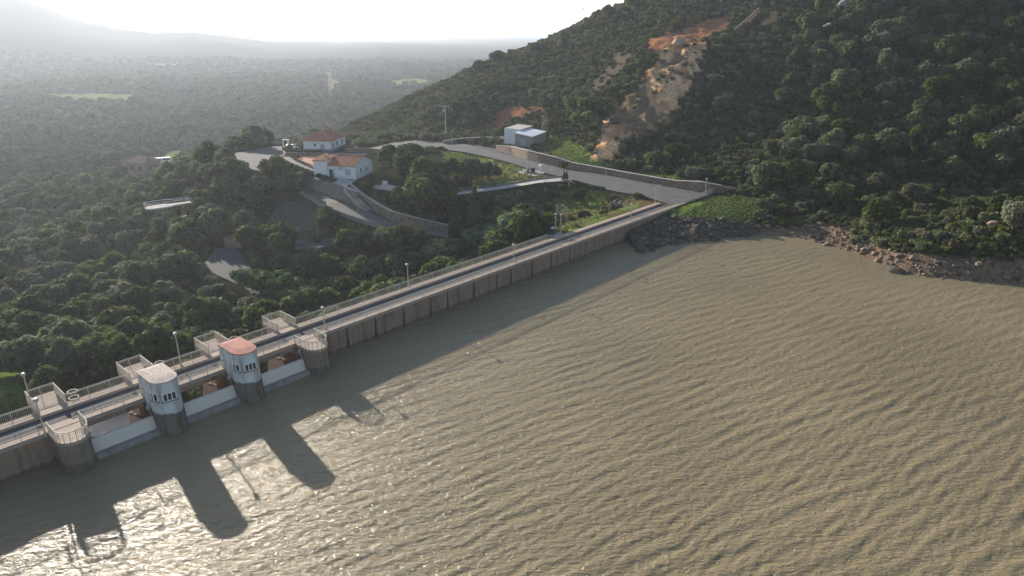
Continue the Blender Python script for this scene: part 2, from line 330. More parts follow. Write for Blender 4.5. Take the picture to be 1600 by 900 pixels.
# ------------------------------------------------------------------ mesh helpers
class MB:
    def __init__(s): s.v = []; s.f = []
    def quadmesh(s, V, F):
        n = len(s.v); s.v += [tuple(map(float, p)) for p in V]; s.f += [tuple(i + n for i in f) for f in F]; return s
    def hexa(s, B, T):
        """bottom ring B and top ring T (same count)"""
        k = len(B); F = [tuple(range(k))[::-1], tuple(range(k, 2 * k))] + [(i, (i + 1) % k, k + (i + 1) % k, k + i) for i in range(k)]
        return s.quadmesh(list(B) + list(T), F)
    def box(s, c, d, rz=0.0):
        cx, cy, cz = c; hx, hy, hz = d[0] / 2, d[1] / 2, d[2] / 2; ca, sa = math.cos(rz), math.sin(rz)
        q = [(cx + x * ca - y * sa, cy + x * sa + y * ca) for x, y in ((-hx, -hy), (hx, -hy), (hx, hy), (-hx, hy))]
        return s.hexa([(x, y, cz - hz) for x, y in q], [(x, y, cz + hz) for x, y in q])
    def dbox(s, s0, s1, t0, t1, z0, z1):
        q = [D(a, b, 0) for a, b in ((s0, t0), (s1, t0), (s1, t1), (s0, t1))]
        return s.hexa([(p[0], p[1], z0) for p in q], [(p[0], p[1], z1) for p in q])
    def tube(s, a, b, r0, r1=None, k=6):
        r1 = r0 if r1 is None else r1
        a = Vector(a); b = Vector(b); d = (b - a).normalized(); e = d.orthogonal().normalized(); g = d.cross(e)
        B = [a + (e * math.cos(2 * math.pi * i / k) + g * math.sin(2 * math.pi * i / k)) * r0 for i in range(k)]
        T = [b + (e * math.cos(2 * math.pi * i / k) + g * math.sin(2 * math.pi * i / k)) * r1 for i in range(k)]
        return s.hexa(B, T)
    def path(s, P, r, k=5):
        for a, b in zip(P[:-1], P[1:]): s.tube(a, b, r, r, k)
        return s
    def sphere(s, c, r, n=8, m=5, sq=(1, 1, 1)):
        V = [(c[0], c[1], c[2] - r * sq[2])]
        for j in range(1, m):
            ph = -math.pi / 2 + math.pi * j / m
            for i in range(n):
                th = 2 * math.pi * i / n
                V.append((c[0] + r * sq[0] * math.cos(ph) * math.cos(th), c[1] + r * sq[1] * math.cos(ph) * math.sin(th), c[2] + r * sq[2] * math.sin(ph)))
        V.append((c[0], c[1], c[2] + r * sq[2])); F = []
        for i in range(n): F.append((0, 1 + (i + 1) % n, 1 + i))
        for j in range(m - 2):
            for i in range(n): F.append((1 + j * n + i, 1 + j * n + (i + 1) % n, 1 + (j + 1) * n + (i + 1) % n, 1 + (j + 1) * n + i))
        b = 1 + (m - 2) * n
        for i in range(n): F.append((b + i, b + (i + 1) % n, len(V) - 1))
        return s.quadmesh(V, F)
    def build(s, name, material, parent=None, loc=None, rz=0.0, smooth_=False):
        """vertices are in the parent's frame (or the world); loc moves the origin there first"""
        v = np.array(s.v)
        if loc is not None:
            v = v - np.array(loc); ca, sa = math.cos(-rz), math.sin(-rz)
            v = np.stack([v[:, 0] * ca - v[:, 1] * sa, v[:, 0] * sa + v[:, 1] * ca, v[:, 2]], 1)
        me = bpy.data.meshes.new(name); me.from_pydata(v.tolist(), [], s.f); me.update()
        if smooth_: me.polygons.foreach_set('use_smooth', [True] * len(me.polygons))
        o = bpy.data.objects.new(name, me); COL.objects.link(o)
        if isinstance(material, str): material = M[material]
        me.materials.append(material)
        if parent is not None: o.parent = parent
        elif loc is not None: o.location = loc; o.rotation_euler = (0, 0, rz)
        return o
def tag(o, label=None, cat=None, group=None, kind=None):
    if label: o['label'] = label
    if cat: o['category'] = cat
    if group: o['group'] = group
    if kind: o['kind'] = kind
    return o
def empty(name, loc, label, cat, group=None, rz=0.0):
    o = bpy.data.objects.new(name, None); COL.objects.link(o); o.location = loc; o.rotation_euler = (0, 0, rz); o.empty_display_size = 0.3
    return tag(o, label, cat, group)
class Thing:
    """an Empty at the base; parts are given in world coordinates and stored in its frame"""
    def __init__(s, name, loc, label, cat, group=None, rz=0.0):
        s.loc = tuple(map(float, loc)); s.rz = rz; s.o = empty(name, s.loc, label, cat, group, rz)
    def part(s, name, mb, material, parent=None, smooth_=False, label=None):
        o = mb.build(name, material, None, s.loc, s.rz, smooth_); o.location = (0, 0, 0); o.rotation_euler = (0, 0, 0)
        o.parent = parent or s.o
        if label: o['label'] = label
        return o

# ------------------------------------------------------------------ roads and paved areas: edges measured on the ground
def ribbon(name, Lp, Rp, material, zoff=0.0, patch=True, margin=2.5, n=6):
    """Lp, Rp: matching edge points (px, py, z)"""
    A = np.array([at(*p) for p in Lp]); B = np.array([at(*p) for p in Rp])
    if patch: add_patch(np.vstack([A, B[::-1]]), margin)
    V = []; F = []
    rows = []
    for i in range(len(A) - 1):
        for k in range(4): 
            f = k / 4; rows.append((A[i] * (1 - f) + A[i + 1] * f, B[i] * (1 - f) + B[i + 1] * f))
    rows.append((A[-1], B[-1]))
    for a, b in rows:
        for j in range(n + 1): V.append(a * (1 - j / n) + b * (j / n) + np.array([0, 0, zoff]))
    for i in range(len(rows) - 1):
        for j in range(n):
            q = i * (n + 1) + j; F.append((q, q + 1, q + n + 2, q + n + 1))
    mb = MB().quadmesh(V, F)
    o = mb.build(name, material); o['kind'] = 'structure'
    bm = bmesh.new(); bm.from_mesh(o.data); bmesh.ops.recalc_face_normals(bm, faces=bm.faces)
    if sum(f.normal.z for f in bm.faces) < 0: bmesh.ops.reverse_faces(bm, faces=bm.faces)
    bm.to_mesh(o.data); bm.free()
    return o, A, B
# long road from the dam to the far junction
RW_R = [(1126,299.5,3.2),(1104,301.5,3.2),(1058,293,3.25),(980,279.5,3.3),(945,272.5,3.3),(895,264.5,3.35),(860,258.5,3.4),(824,250,3.45),(776,233,3.6),(742,226.5,3.7),(700,222.5,3.8),(650,219,3.9)]
RW_L = [(1075,316,3.2),(1044,319,3.2),(1005,306,3.2),(950,297,3.2),(912,289,3.25),(870,275.5,3.3),(838,267,3.35),(800,255,3.4),(755,243.5,3.5),(725,237.5,3.6),(690,233,3.7),(648,229,3.8)]
ribbon('road', RW_L, RW_R, 'asphalt')
ribbon('road', [(648,229,3.8),(620,231,3.7),(597,238,3.6),(560,243,3.5),(500,244,3.4),(446,243,3.3)], [(650,219,3.9),(620,221.5,3.8),(592,228,3.7),(560,236.5,3.6),(500,239.5,3.5),(446,237,3.4)], 'asphalt_old')
PARK_B = [(446,243,3.31),(443,236,3.3),(441,229.2,3.3),(434,228,3.3),(415,230.5,3.2),(398,233,3.2),(377,236.7,3.1),(366,240,3.05)]
PARK_F = [(437,246,3.3),(428,250,3.3),(419,254,3.2),(414,262,3.1),(407,267,3.0),(395,265,3.0),(381,262,3.0),(367,246.7,3.0)]
ribbon('parking_area', PARK_F, PARK_B, 'asphalt', 0.02)
ribbon('lane', [(437,246,3.3),(452,256.5,3.2),(470,266,3.2),(492,275,3.2),(520,283,3.1)], [(452,244,3.33),(462,252,3.25),(482,261,3.2),(503,270,3.2),(532,279,3.1)], 'asphalt_old', 0.01, margin=.7)
ribbon('lower_lane', [(462,391,-7.4),(490,387.5,-7.2),(530,383,-7.0),(576,377,-6.7),(620,371,-6.2)], [(460,383,-7.4),(490,379.5,-7.2),(530,375.5,-7.0),(578,370,-6.7),(620,364,-6.2)], 'asphalt')
ribbon('lower_parking', [(320,410,-9),(332,426,-9.1),(366,442,-9.3),(389,454,-9.6),(398,470,-10.2)], [(338,387,-8.8),(372,387,-8.8),(392,420,-9.1),(404,440,-9.5),(410,458,-10.0)], 'asphalt_shaded')
PATH_L = [(875.5,283,3.15),(840,286,3.0),(791,294.5,2.6),(745,301,2.1),(715,304.5,1.8)]
PATH_R = [(878,277,3.2),(840,281.5,3.05),(791,289.5,2.65),(745,296,2.15),(715,300.5,1.85)]
ribbon('footpath', PATH_L, PATH_R, 'path', 0.02, margin=3.5, n=2)
ribbon('forecourt', [(524,284.5,3.1),(538,291.5,3.1),(545,289,3.1)], [(530,277,3.15),(548,281.5,3.15),(557,281,3.15)], 'path', 0.0, margin=.5, n=2)
TERR = [at(*p) for p in [(583,296,2.0),(640,301,2.0),(640,292,2.0),(583,287,2.0)]]
add_patch(TERR, 1.5)
for q in ([at(470,236,3.8), at(520,236,3.8), at(548,227,3.8), at(512,222,3.8)], [at(500,277,3.15), at(557,283,3.15), at(590,268,3.15), at(530,262,3.15)],
          [at(786,224,4.0), at(840,231,4.0), at(860,222,4.0), at(800,214,4.0)]):
    add_patch(q, 1.0, 0.1)
ribbon('ramp_road', [(468,299,-.7),(506.7,322,-.55),(555.6,340,-1.4),(600,353,-2.4),(650,362,-3.3),(700,372,-4.2)], [(476,289,-.66),(533,313,-.36),(578,330,-1.3),(609,346,-2.3),(650,352,-3.2),(700,358,-4.0)], 'asphalt_old', margin=1.3)
add_patch([D(78, 0.8, 3.2), D(97, 0.8, 3.3), D(97, 8, 3.3), D(74, 8, 3.2)], 2, 0.25)
POOL = [D(-64, 15, -10.8), D(-23, 15, -10.8), D(-21, 27, -10.8), D(-32, 33, -10.8), D(-64, 35, -10.8)]
add_patch(POOL, 3, 1.0)
# raised berm beside the far end of the crest
add_patch([D(40, 4.7, 2.7), D(76, 4.7, 3.0), D(76, 7.5, 2.9), D(40, 6.2, 2.5)], 2.5, 0.0)

# ------------------------------------------------------------------ ground regions (measured in the photo, used on the real ground)
LAWN = [(688,236),(735,243),(800,258),(862,276),(835,281),(790,289),(745,296),(735,272),(700,252)]
BANK = [(846,214),(885,208),(930,252),(960,258),(1010,262),(1100,287),(1060,288),(980,273),(895,257),(846,241)]
MEADOW = [(885,290),(950,299),(1040,320),(960,348),(880,376),(826,374),(850,345),(870,310)]
MOUND = [(1080,318),(1140,304),(1185,312),(1196,330),(1170,347),(1110,340),(1046,338),(1050,328)]
GPATCH = [(572,305),(612,313),(650,345),(600,328)]
GPATCH2 = [(505,335),(560,350),(585,366),(528,372)]
GLEFT = [(-300,560),(35,570),(42,640),(-300,700)]
GPARK = [(350,248),(372,238),(366,252),(352,258)]
CLIFF = [(1048,67),(1080,62),(1104,68),(1097,95),(1080,130),(1062,170),(1036,196),(1000,214),(975,218),(958,251),(927,250),(932,220),(941,190),(955,170),(1002,127),(1025,95)]
REDB = [(1008,62),(1025,58),(1065,44),(1100,30),(1140,22),(1142,42),(1100,64),(1048,69),(1030,88),(1020,80)]
REDC = [(1189,36),(1200,20),(1217,15),(1214,34),(1195,42)]
REDD = [(1166,66),(1182,64),(1180,78),(1166,80)]
REDE = [(757,196),(775,180),(794,168),(826,165),(857,171),(835,180),(800,188),(777,202)]
GULLY = [(918,140),(940,112),(968,80),(990,78),(985,95),(964,118),(935,140)]
ROCKS = [(1200,354),(1285,345),(1320,358),(1360,379),(1400,392),(1450,399),(1520,405),(1610,408),(2000,432),(2000,510),(1610,460),(1360,440),(1240,380),(1160,372)]
RIPRAP = [(960,392),(975,370),(1000,350),(1040,336),(1110,341),(1165,348),(1200,353),(1175,374),(1050,386),(998,400)]
SCREE = [(440,318),(478,312),(505,335),(525,372),(462,380),(420,380),(405,355)]
FIELD1 = [(10,151),(75,148),(150,145),(238,148),(215,156),(150,163),(80,156)]
FIELD2 = [(372,152),(420,148),(440,152),(400,160)]
FIELD3 = [(490,132),(530,126),(560,132),(520,140)]
FIELD4 = [(590,128),(650,122),(680,126),(620,134)]
FIELD5 = [(-20,177),(8,175),(6,182),(-20,183)]
FIELD6 = [(258,236),(285,234),(295,248),(262,252)]
FIELD7 = [(185,282),(216,284),(212,292),(190,292)]
TRACK = [(508,112),(518,112),(524,150),(510,150)]
FIELDS = [FIELD1, FIELD2, FIELD3, FIELD4, FIELD5, FIELD6, FIELD7, TRACK]
def region(x, y, z, P, jit=0.0, seed=0):
    px, py = proj(x, y, z)
    if jit:
        px = px + (fbm(x / 3.0 + seed, y / 3.0, 3) - 0.5) * jit * 2; py = py + (fbm(x / 3.0 + 31 + seed, y / 3.0, 3) - 0.5) * jit
    return inpoly(px, py, P)

# ------------------------------------------------------------------ terrain mesh
az = np.concatenate([np.linspace(-78, -44, 35)[:-1], np.linspace(-44, 44, 331), np.linspace(44, 78, 35)[1:]])
rr = np.concatenate([np.linspace(38, 110, 60)[:-1], np.linspace(110, 330, 190)[:-1], np.geomspace(330, 11000, 190)])
AZ, RR = np.meshgrid(R(1) * az, rr)
TX, TY = RR * np.sin(AZ), RR * np.cos(AZ)
TZ = terrain(TX.ravel(), TY.ravel()).reshape(TX.shape)
# rugged relief on the cliff
xf, yf, zf = TX.ravel(), TY.ravel(), TZ.ravel()
nearm = (RR.ravel() < 420) & (RR.ravel() > 90)
def fmask(P, jit, seed=0):
    m = np.zeros(xf.size, bool); m[nearm] = region(xf[nearm], yf[nearm], zf[nearm], P, jit, seed); return m
cm = fmask(CLIFF, 14); rb = fmask(REDB, 12) | fmask(REDC, 8) | fmask(REDD, 6) | fmask(REDE, 12)
rid = 1 - 2 * np.abs(fbm(xf / 5.0, yf / 7.0, 5) - 0.5)
zf0 = zf.copy()
zf = np.where(cm, zf + (rid - 0.75) * 4.2 + (fbm(xf / 1.7, yf / 2.3, 4) - .5) * 2.4, zf)
zf = np.where(rb, zf + (fbm(xf / 3.0, yf / 4.0, 4) - .55) * 2.0, zf)
rk = fmask(ROCKS, 6) | fmask(RIPRAP, 5)
zf = np.where(rk, zf + (fbm(xf / 1.2, yf / 1.2, 3) - .4) * 0.9, zf)
C = np.empty((xf.size, 4)); C[:, 3] = 1
n1 = fbm(xf / 6, yf / 6, 4)[:, None]; n2 = fbm(xf / 2.2 + 50, yf / 2.2, 3)[:, None]
C[:, :3] = np.array([0.036, 0.038, 0.018]) * (0.6 + 0.8 * n1)
far = smooth(330, 600, np.hypot(xf, yf))[:, None]
nf = fbm(xf / 45, yf / 45, 4)[:, None]
C[:, :3] = C[:, :3] * (1 - far) + np.array([0.012, 0.016, 0.008]) * (0.55 + 0.9 * nf) * far
def paint(mask, c1, c2, noise=None, a=1.0):
    nn = n2 if noise is None else noise; c = np.array(c1) * (1 - nn) + np.array(c2) * nn
    k = mask[:, None] * a; C[:, :3] = C[:, :3] * (1 - k) + c * k
def sharpen(n, lo=.35, hi=.65): return smooth(lo, hi, n)
paint(fmask(LAWN, 6), (0.24, 0.19, 0.07), (0.16, 0.19, 0.045), sharpen(n1))
paint(fmask(BANK, 8), (0.11, 0.18, 0.034), (0.18, 0.22, 0.05), n2)
paint(fmask(MEADOW, 10), (0.12, 0.085, 0.045), (0.13, 0.17, 0.04), sharpen(n1, .42, .58))
paint(fmask(MOUND, 6), (0.09, 0.165, 0.03), (0.17, 0.21, 0.045), n2)
paint(fmask(GPATCH, 6) | fmask(GPATCH2, 6), (0.075, 0.115, 0.022), (0.12, 0.15, 0.03), n2)
lm = region(xf, yf, zf, GLEFT, 6) & (RR.ravel() < 150); paint(lm, (0.07, 0.11, 0.025), (0.12, 0.15, 0.035), n2)
paint(fmask(GPARK, 3), (0.15, 0.17, 0.05), (0.2, 0.18, 0.06), n2)
paint(cm, (0.42, 0.225, 0.11), (0.72, 0.44, 0.235), sharpen(fbm(xf / 2.6 + 9, yf / 2.6, 5)[:, None], .3, .7))
paint(cm & (fbm(xf / 7, yf / 7 + 4, 4) > 0.62), (0.13, 0.095, 0.055), (0.20, 0.14, 0.085))
paint(fmask(REDB, 12), (0.22, 0.095, 0.045), (0.36, 0.17, 0.085), n2)
paint(fmask(REDC, 8), (0.34, 0.19, 0.08), (0.45, 0.27, 0.12), n2)
paint(fmask(REDD, 6), (0.26, 0.13, 0.06), (0.32, 0.18, 0.09), n2)
paint(fmask(REDE, 12), (0.17, 0.075, 0.045), (0.22, 0.11, 0.06), n2)
paint(fmask(GULLY, 10), (0.09, 0.068, 0.046), (0.14, 0.105, 0.075), n2)
paint(fmask(ROCKS, 6), (0.13, 0.09, 0.06), (0.23, 0.16, 0.11), n2)
paint(fmask(RIPRAP, 5), (0.07, 0.06, 0.048), (0.13, 0.105, 0.08), n2)
paint(fmask(SCREE, 8), (0.075, 0.068, 0.052), (0.13, 0.115, 0.09), n2)
farm = RR.ravel() > 160
for i, P in enumerate(FIELDS):
    m_ = np.zeros(xf.size, bool); m_[farm] = inpoly(*[q + (fbm(xf[farm] / 25 + k * 9, yf[farm] / 25, 3) - .5) * (10 if k == 0 else 3) for k, q in enumerate(proj(xf[farm], yf[farm], zf[farm]))], P)
    if i < 6: paint(m_, (0.12, 0.16, 0.045), (0.16, 0.20, 0.065), n2)
    else: paint(m_, (0.22, 0.18, 0.12), (0.17, 0.14, 0.09), n2)
V = np.stack([xf, yf, zf], 1)
nr, na = TX.shape
idx = np.arange(nr * na).reshape(nr, na)
F = np.stack([idx[:-1, :-1], idx[:-1, 1:], idx[1:, 1:], idx[1:, :-1]], -1).reshape(-1, 4)[:, ::-1]
def fastmesh(name, V, F):
    me = bpy.data.meshes.new(name); k = F.shape[1]
    me.vertices.add(len(V)); me.vertices.foreach_set('co', np.ascontiguousarray(V, np.float32).ravel())
    me.loops.add(F.size); me.loops.foreach_set('vertex_index', np.ascontiguousarray(F, np.int32).ravel())
    me.polygons.add(len(F)); me.polygons.foreach_set('loop_start', np.arange(0, F.size, k, dtype=np.int32))
    me.update(calc_edges=True); me.validate(); return me
me = fastmesh('terrain', V, F)
ca = me.attributes.new('soil', 'FLOAT_COLOR', 'POINT'); ca.data.foreach_set('color', C.astype(np.float32).ravel())
me.polygons.foreach_set('use_smooth', np.ones(len(F), bool))
gm = bpy.data.materials.new('ground'); gm.use_nodes = True; t = gm.node_tree; b = t.nodes['Principled BSDF']
b.inputs['Roughness'].default_value = 1.0; b.inputs['Specular IOR Level'].default_value = 0.0
an = t.nodes.new('ShaderNodeAttribute'); an.attribute_name = 'soil'
tc = t.nodes.new('ShaderNodeTexCoord'); nz = t.nodes.new('ShaderNodeTexNoise'); nz.inputs['Scale'].default_value = 1.3; nz.inputs['Detail'].default_value = 8; nz.inputs['Roughness'].default_value = 0.7
t.links.new(tc.outputs['Object'], nz.inputs['Vector'])
mr = t.nodes.new('ShaderNodeMapRange'); mr.inputs[1].default_value = 0.3; mr.inputs[2].default_value = 0.7; mr.inputs[3].default_value = 0.55; mr.inputs[4].default_value = 1.45; t.links.new(nz.outputs['Fac'], mr.inputs[0])
vm = t.nodes.new('ShaderNodeVectorMath'); vm.operation = 'SCALE'; t.links.new(an.outputs['Color'], vm.inputs[0]); t.links.new(mr.outputs[0], vm.inputs['Scale']); t.links.new(vm.outputs[0], b.inputs['Base Color'])
bp = t.nodes.new('ShaderNodeBump'); bp.inputs['Strength'].default_value = 0.7; bp.inputs['Distance'].default_value = 0.35; t.links.new(nz.outputs['Fac'], bp.inputs['Height']); t.links.new(bp.outputs[0], b.inputs['Normal'])
me.materials.append(gm)
terr = bpy.data.objects.new('terrain', me); COL.objects.link(terr); terr['kind'] = 'structure'

# quick height lookup on the built mesh grid
def gz(x, y):
    x = np.asarray(x, float); y = np.asarray(y, float)
    a = np.degrees(np.arctan2(x, y)); r = np.hypot(x, y)
    i = np.clip(np.interp(r, rr, np.arange(nr)), 0, nr - 1.001); j = np.clip(np.interp(a, az, np.arange(na)), 0, na - 1.001)
    i0 = i.astype(int); j0 = j.astype(int); fi = i - i0; fj = j - j0; Z = zf.reshape(nr, na)
    return (Z[i0, j0] * (1 - fi) + Z[i0 + 1, j0] * fi) * (1 - fj) + (Z[i0, j0 + 1] * (1 - fi) + Z[i0 + 1, j0 + 1] * fi) * fj
def hit(px, py, y0=60, y1=900):
    d = ray(px, py); Y = np.geomspace(y0, y1, 3000); x = d[0] / d[1] * Y; z = CAM_H + d[2] / d[1] * Y
    below = z < gz(x, Y); k = int(np.argmax(below)) if below.any() else len(Y) - 1
    return np.array([x[k], Y[k], float(gz(x[k], Y[k]))])

# ------------------------------------------------------------------ water
def waves(x, y):
    r2 = np.random.default_rng(11); h = np.zeros_like(x)
    base = math.atan2(-DN[1], -DN[0]) - 0.30
    for k in range(90):
        if k < 34: lam = r2.uniform(1.5, 2.9); th = base + r2.normal(0, 0.17); a = 0.0050
        elif k < 60: lam = r2.uniform(0.8, 1.6); th = base + r2.normal(0, 0.26); a = 0.0034
        else: lam = r2.uniform(0.5, 1.0); th = base + r2.normal(0, 0.4); a = 0.0017
        k_ = 2 * math.pi / lam
        q = k_ * (x * math.cos(th) + y * math.sin(th)) + r2.uniform(0, 6.28) + 0.7 * np.sin(0.09 * x + 0.06 * y + k) + 0.6 * np.sin(0.05 * y - 0.11 * x + 2 * k)
        h += 1.5 * a * r2.uniform(.6, 1.3) * np.cos(q)
    lim = 1.45 * h.std(); h = lim * np.tanh(h / lim); h = h + 1.6 * np.maximum(h, 0) ** 2
    return 0.92 * h * (0.6 + 0.8 * fbm(x / 16, y / 9, 3))
def water_mat(name, base, rough, nscale, bstr):
    m = bpy.data.materials.new(name); m.use_nodes = True; t = m.node_tree; L = t.links.new; b = t.nodes['Principled BSDF']
    b.inputs['IOR'].default_value = 1.33; b.inputs['Roughness'].default_value = rough; b.inputs['Specular IOR Level'].default_value = 0.5
    tc = t.nodes.new('ShaderNodeTexCoord'); mp = t.nodes.new('ShaderNodeMapping'); mp.inputs['Rotation'].default_value = (0, 0, -DANG); mp.inputs['Scale'].default_value = (0.55, 1.25, 1); L(tc.outputs['Object'], mp.inputs[0])
    n0 = t.nodes.new('ShaderNodeTexNoise'); n0.inputs['Scale'].default_value = 0.05; n0.inputs['Detail'].default_value = 3; L(tc.outputs['Object'], n0.inputs['Vector'])
    cr = t.nodes.new('ShaderNodeValToRGB'); L(n0.outputs['Fac'], cr.inputs[0]); cb = np.array(base)
    cr.color_ramp.elements[0].position = .35; cr.color_ramp.elements[1].position = .65
    cr.color_ramp.elements[0].color = (*(cb * .9), 1); cr.color_ramp.elements[1].color = (*(cb * 1.08), 1); L(cr.outputs[0], b.inputs['Base Color'])
    n = t.nodes.new('ShaderNodeTexNoise'); n.inputs['Scale'].default_value = nscale; n.inputs['Detail'].default_value = 5; n.inputs['Roughness'].default_value = 0.6; n.inputs['Distortion'].default_value = 0.6; L(mp.outputs[0], n.inputs['Vector'])
    bp = t.nodes.new('ShaderNodeBump'); bp.inputs['Strength'].default_value = bstr; bp.inputs['Distance'].default_value = 0.22; L(n.outputs['Fac'], bp.inputs['Height']); L(bp.outputs[0], b.inputs['Normal'])
    return m
M['water'] = water_mat('muddy_water', (0.240, 0.192, 0.112), 0.16, 2.4, 1.0)
waz = np.linspace(-62, 62, 760); wr = np.concatenate([np.linspace(2, 28, 30)[:-1], np.geomspace(28, 165, 620)])
WA, WR = np.meshgrid(R(1) * waz, wr); wx, wy = (WR * np.sin(WA)).ravel(), (WR * np.cos(WA)).ravel()
ws_, wt_ = dst(wx, wy)
wz = waves(wx, wy)
dsh = segdist(wx, wy, np.array(SHORE), False)
wz = wz * (0.3 + 0.7 * smooth(0, 14, dsh)) * (0.65 + 0.35 * smooth(0, 14, -wt_))
iw = np.arange(wx.size).reshape(WA.shape); FW = np.stack([iw[:-1, :-1], iw[:-1, 1:], iw[1:, 1:], iw[1:, :-1]], -1).reshape(-1, 4)[:, ::-1]
keep = (wt_[FW] < 0.9).any(1)
keep &= (gz(wx, wy)[FW] < 1.2).any(1) | (np.hypot(wx, wy)[FW] < 45).any(1)
FW = FW[keep]
used = np.unique(FW); remap = np.full(wx.size, -1); remap[used] = np.arange(len(used))
mw = fastmesh('reservoir_water', np.stack([wx, wy, wz], 1)[used], remap[FW]); mw.polygons.foreach_set('use_smooth', np.ones(len(FW), bool)); mw.materials.append(M['water'])
ow = bpy.data.objects.new('reservoir_water', mw); COL.objects.link(ow); ow['kind'] = 'structure'
# the rest of the lake around and behind the viewpoint
far_w = MB()
outer = [(-1500, -2500), (1500, -2500), (1500, 0), (400, 0)]
far_w.quadmesh([(-900, -1800, -.12), (900, -1800, -.12), (900, -1, -.12), (-900, -1, -.12)], [(0, 1, 2, 3)])
far_w.build('lake_water', 'water')['kind'] = 'structure'

# ------------------------------------------------------------------ dam
dam = Thing('dam', D(0, 0, 0), 'long concrete dam with a narrow roadway on its crest holding back brown water', 'dam', rz=DANG)
def bay_ok(a, b): return not any(p - 4 < (a + b) / 2 < p + 4 for p in [(PIER[i] + PIER[i + 1]) / 2 for i in range(3)])
mb = MB(); mb.dbox(S0, PIER[0], 0.0, WD, -14, DZ - 0.30); mb.dbox(PIER[3], S1, 0.0, WD, -14, DZ - 0.30)
dam.part('wall', mb, 'dam_face')
dam.part('bridge_slab', MB().dbox(PIER[0], PIER[3], 0.0, WD, DZ - 0.95, DZ - 0.30), 'dam_face')
dam.part('road_deck', MB().dbox(S0, S1 - 14, 1.15, WD - 0.95, DZ - 0.30, DZ - 0.26), 'asphalt')
mb = MB().dbox(S0, S1 + 2, 0.0, 1.15, DZ - 0.30, DZ - 0.06).dbox(S0, S1 + 2, -0.12, 0.12, DZ - 0.42, DZ)
dam.part('footway', mb, 'paving')
mb = MB().dbox(S0, 76, WD - 0.95, WD, DZ - 0.30, DZ + 0.02)
dam.part('footway', mb, 'paving')
mb = MB().dbox(PIER[0], PIER[3], 0.9, 3.2, -14, -0.6)
for i in range(3): pass
dam.part('weir', MB().dbox(PIER[0], PIER[3], -2.2, 1.0, -9, 0.42), 'gate_sill')
# chute floor falling away behind the gates
V_ = []; 
for t_, z_ in ((1.0, 0.3), (2.5, -0.6), (5, -3.5), (9, -8.5), (12, -11.2), (20, -12.2)):
    V_ += [D(PIER[0], t_, z_), D(PIER[3], t_, z_)]
dam.part('chute', MB().quadmesh(V_, [(2 * i, 2 * i + 1, 2 * i + 3, 2 * i + 2) for i in range(5)]), 'chute')
for s_ in [-4.5, -0.2, 4.4, 9.2, 12.3, 17.5, 22.4, 25.6, 30.6, 35.5, 40.5]:
    wj = 0.16 + 0.14 * rng.random()
    dam.part('wall_joint', MB().quadmesh([D(s_ - wj * .35, -0.012, DZ - 0.43), D(s_ + wj * .35, -0.012, DZ - 0.43), D(s_ + wj, -0.012, -0.5), D(s_ - wj, -0.012, -0.5)], [(0, 1, 2, 3)]), 'joint')
# downstream balconies over the piers
for i, p in enumerate(PIER):
    q = p + 0.3
    mb = MB().dbox(q - 1.25, q + 1.25, WD - 0.001, WD + 3.6, DZ - 0.5, DZ - 0.02)
    mb.hexa([D(q - 1.0, WD, -6), D(q + 1.0, WD, -6), D(q + 1.0, WD + 6, -11), D(q - 1.0, WD + 6, -11)], [D(q - 1.0, WD, DZ - .51), D(q + 1.0, WD, DZ - .51), D(q + 1.0, WD + 3.0, DZ - .51), D(q - 1.0, WD + 3.0, DZ - .51)])
    dam.part('balcony', mb, 'paving')
# wing wall closing the far end
def wall_strip(name, top, bot, thick, material, cap=None, label='', cat='wall', group=None, capname='coping'):
    """upright wall along points: top and bottom world points"""
    top = np.array(top); bot = np.array(bot); n = len(top)
    T = Thing(name, bot[0], label, cat, group)
    d = np.gradient(top[:, :2], axis=0); nn = np.stack([-d[:, 1], d[:, 0]], 1); nn /= np.linalg.norm(nn, axis=1)[:, None] + 1e-9
    V = []; F = []
    for i in range(n):
        o = nn[i] * thick / 2
        V += [(bot[i, 0] + o[0], bot[i, 1] + o[1], bot[i, 2] - 0.6), (bot[i, 0] - o[0], bot[i, 1] - o[1], bot[i, 2] - 0.6), (top[i, 0] - o[0], top[i, 1] - o[1], top[i, 2]), (top[i, 0] + o[0], top[i, 1] + o[1], top[i, 2])]
    for i in range(n - 1):
        for k in range(4): F.append((4 * i + k, 4 * i + (k + 1) % 4, 4 * i + 4 + (k + 1) % 4, 4 * i + 4 + k))
    F += [(3, 2, 1, 0), (4 * n - 4, 4 * n - 3, 4 * n - 2, 4 * n - 1)]
    T.part('wall', MB().quadmesh(V, F), material)
    if cap:
        V = []; F = []
        for i in range(n):
            o = nn[i] * (thick / 2 + 0.08)
            for z, sg in ((0.004, 1), (0.004, -1), (0.14, -1), (0.14, 1)): V.append((top[i, 0] + sg * o[0], top[i, 1] + sg * o[1], top[i, 2] + z))
        for i in range(n - 1):
            for k in range(4): F.append((4 * i + k, 4 * i + (k + 1) % 4, 4 * i + 4 + (k + 1) % 4, 4 * i + 4 + k))
        F += [(3, 2, 1, 0), (4 * n - 4, 4 * n - 3, 4 * n - 2, 4 * n - 1)]
        T.part(capname, MB().quadmesh(V, F), cap)
    return T

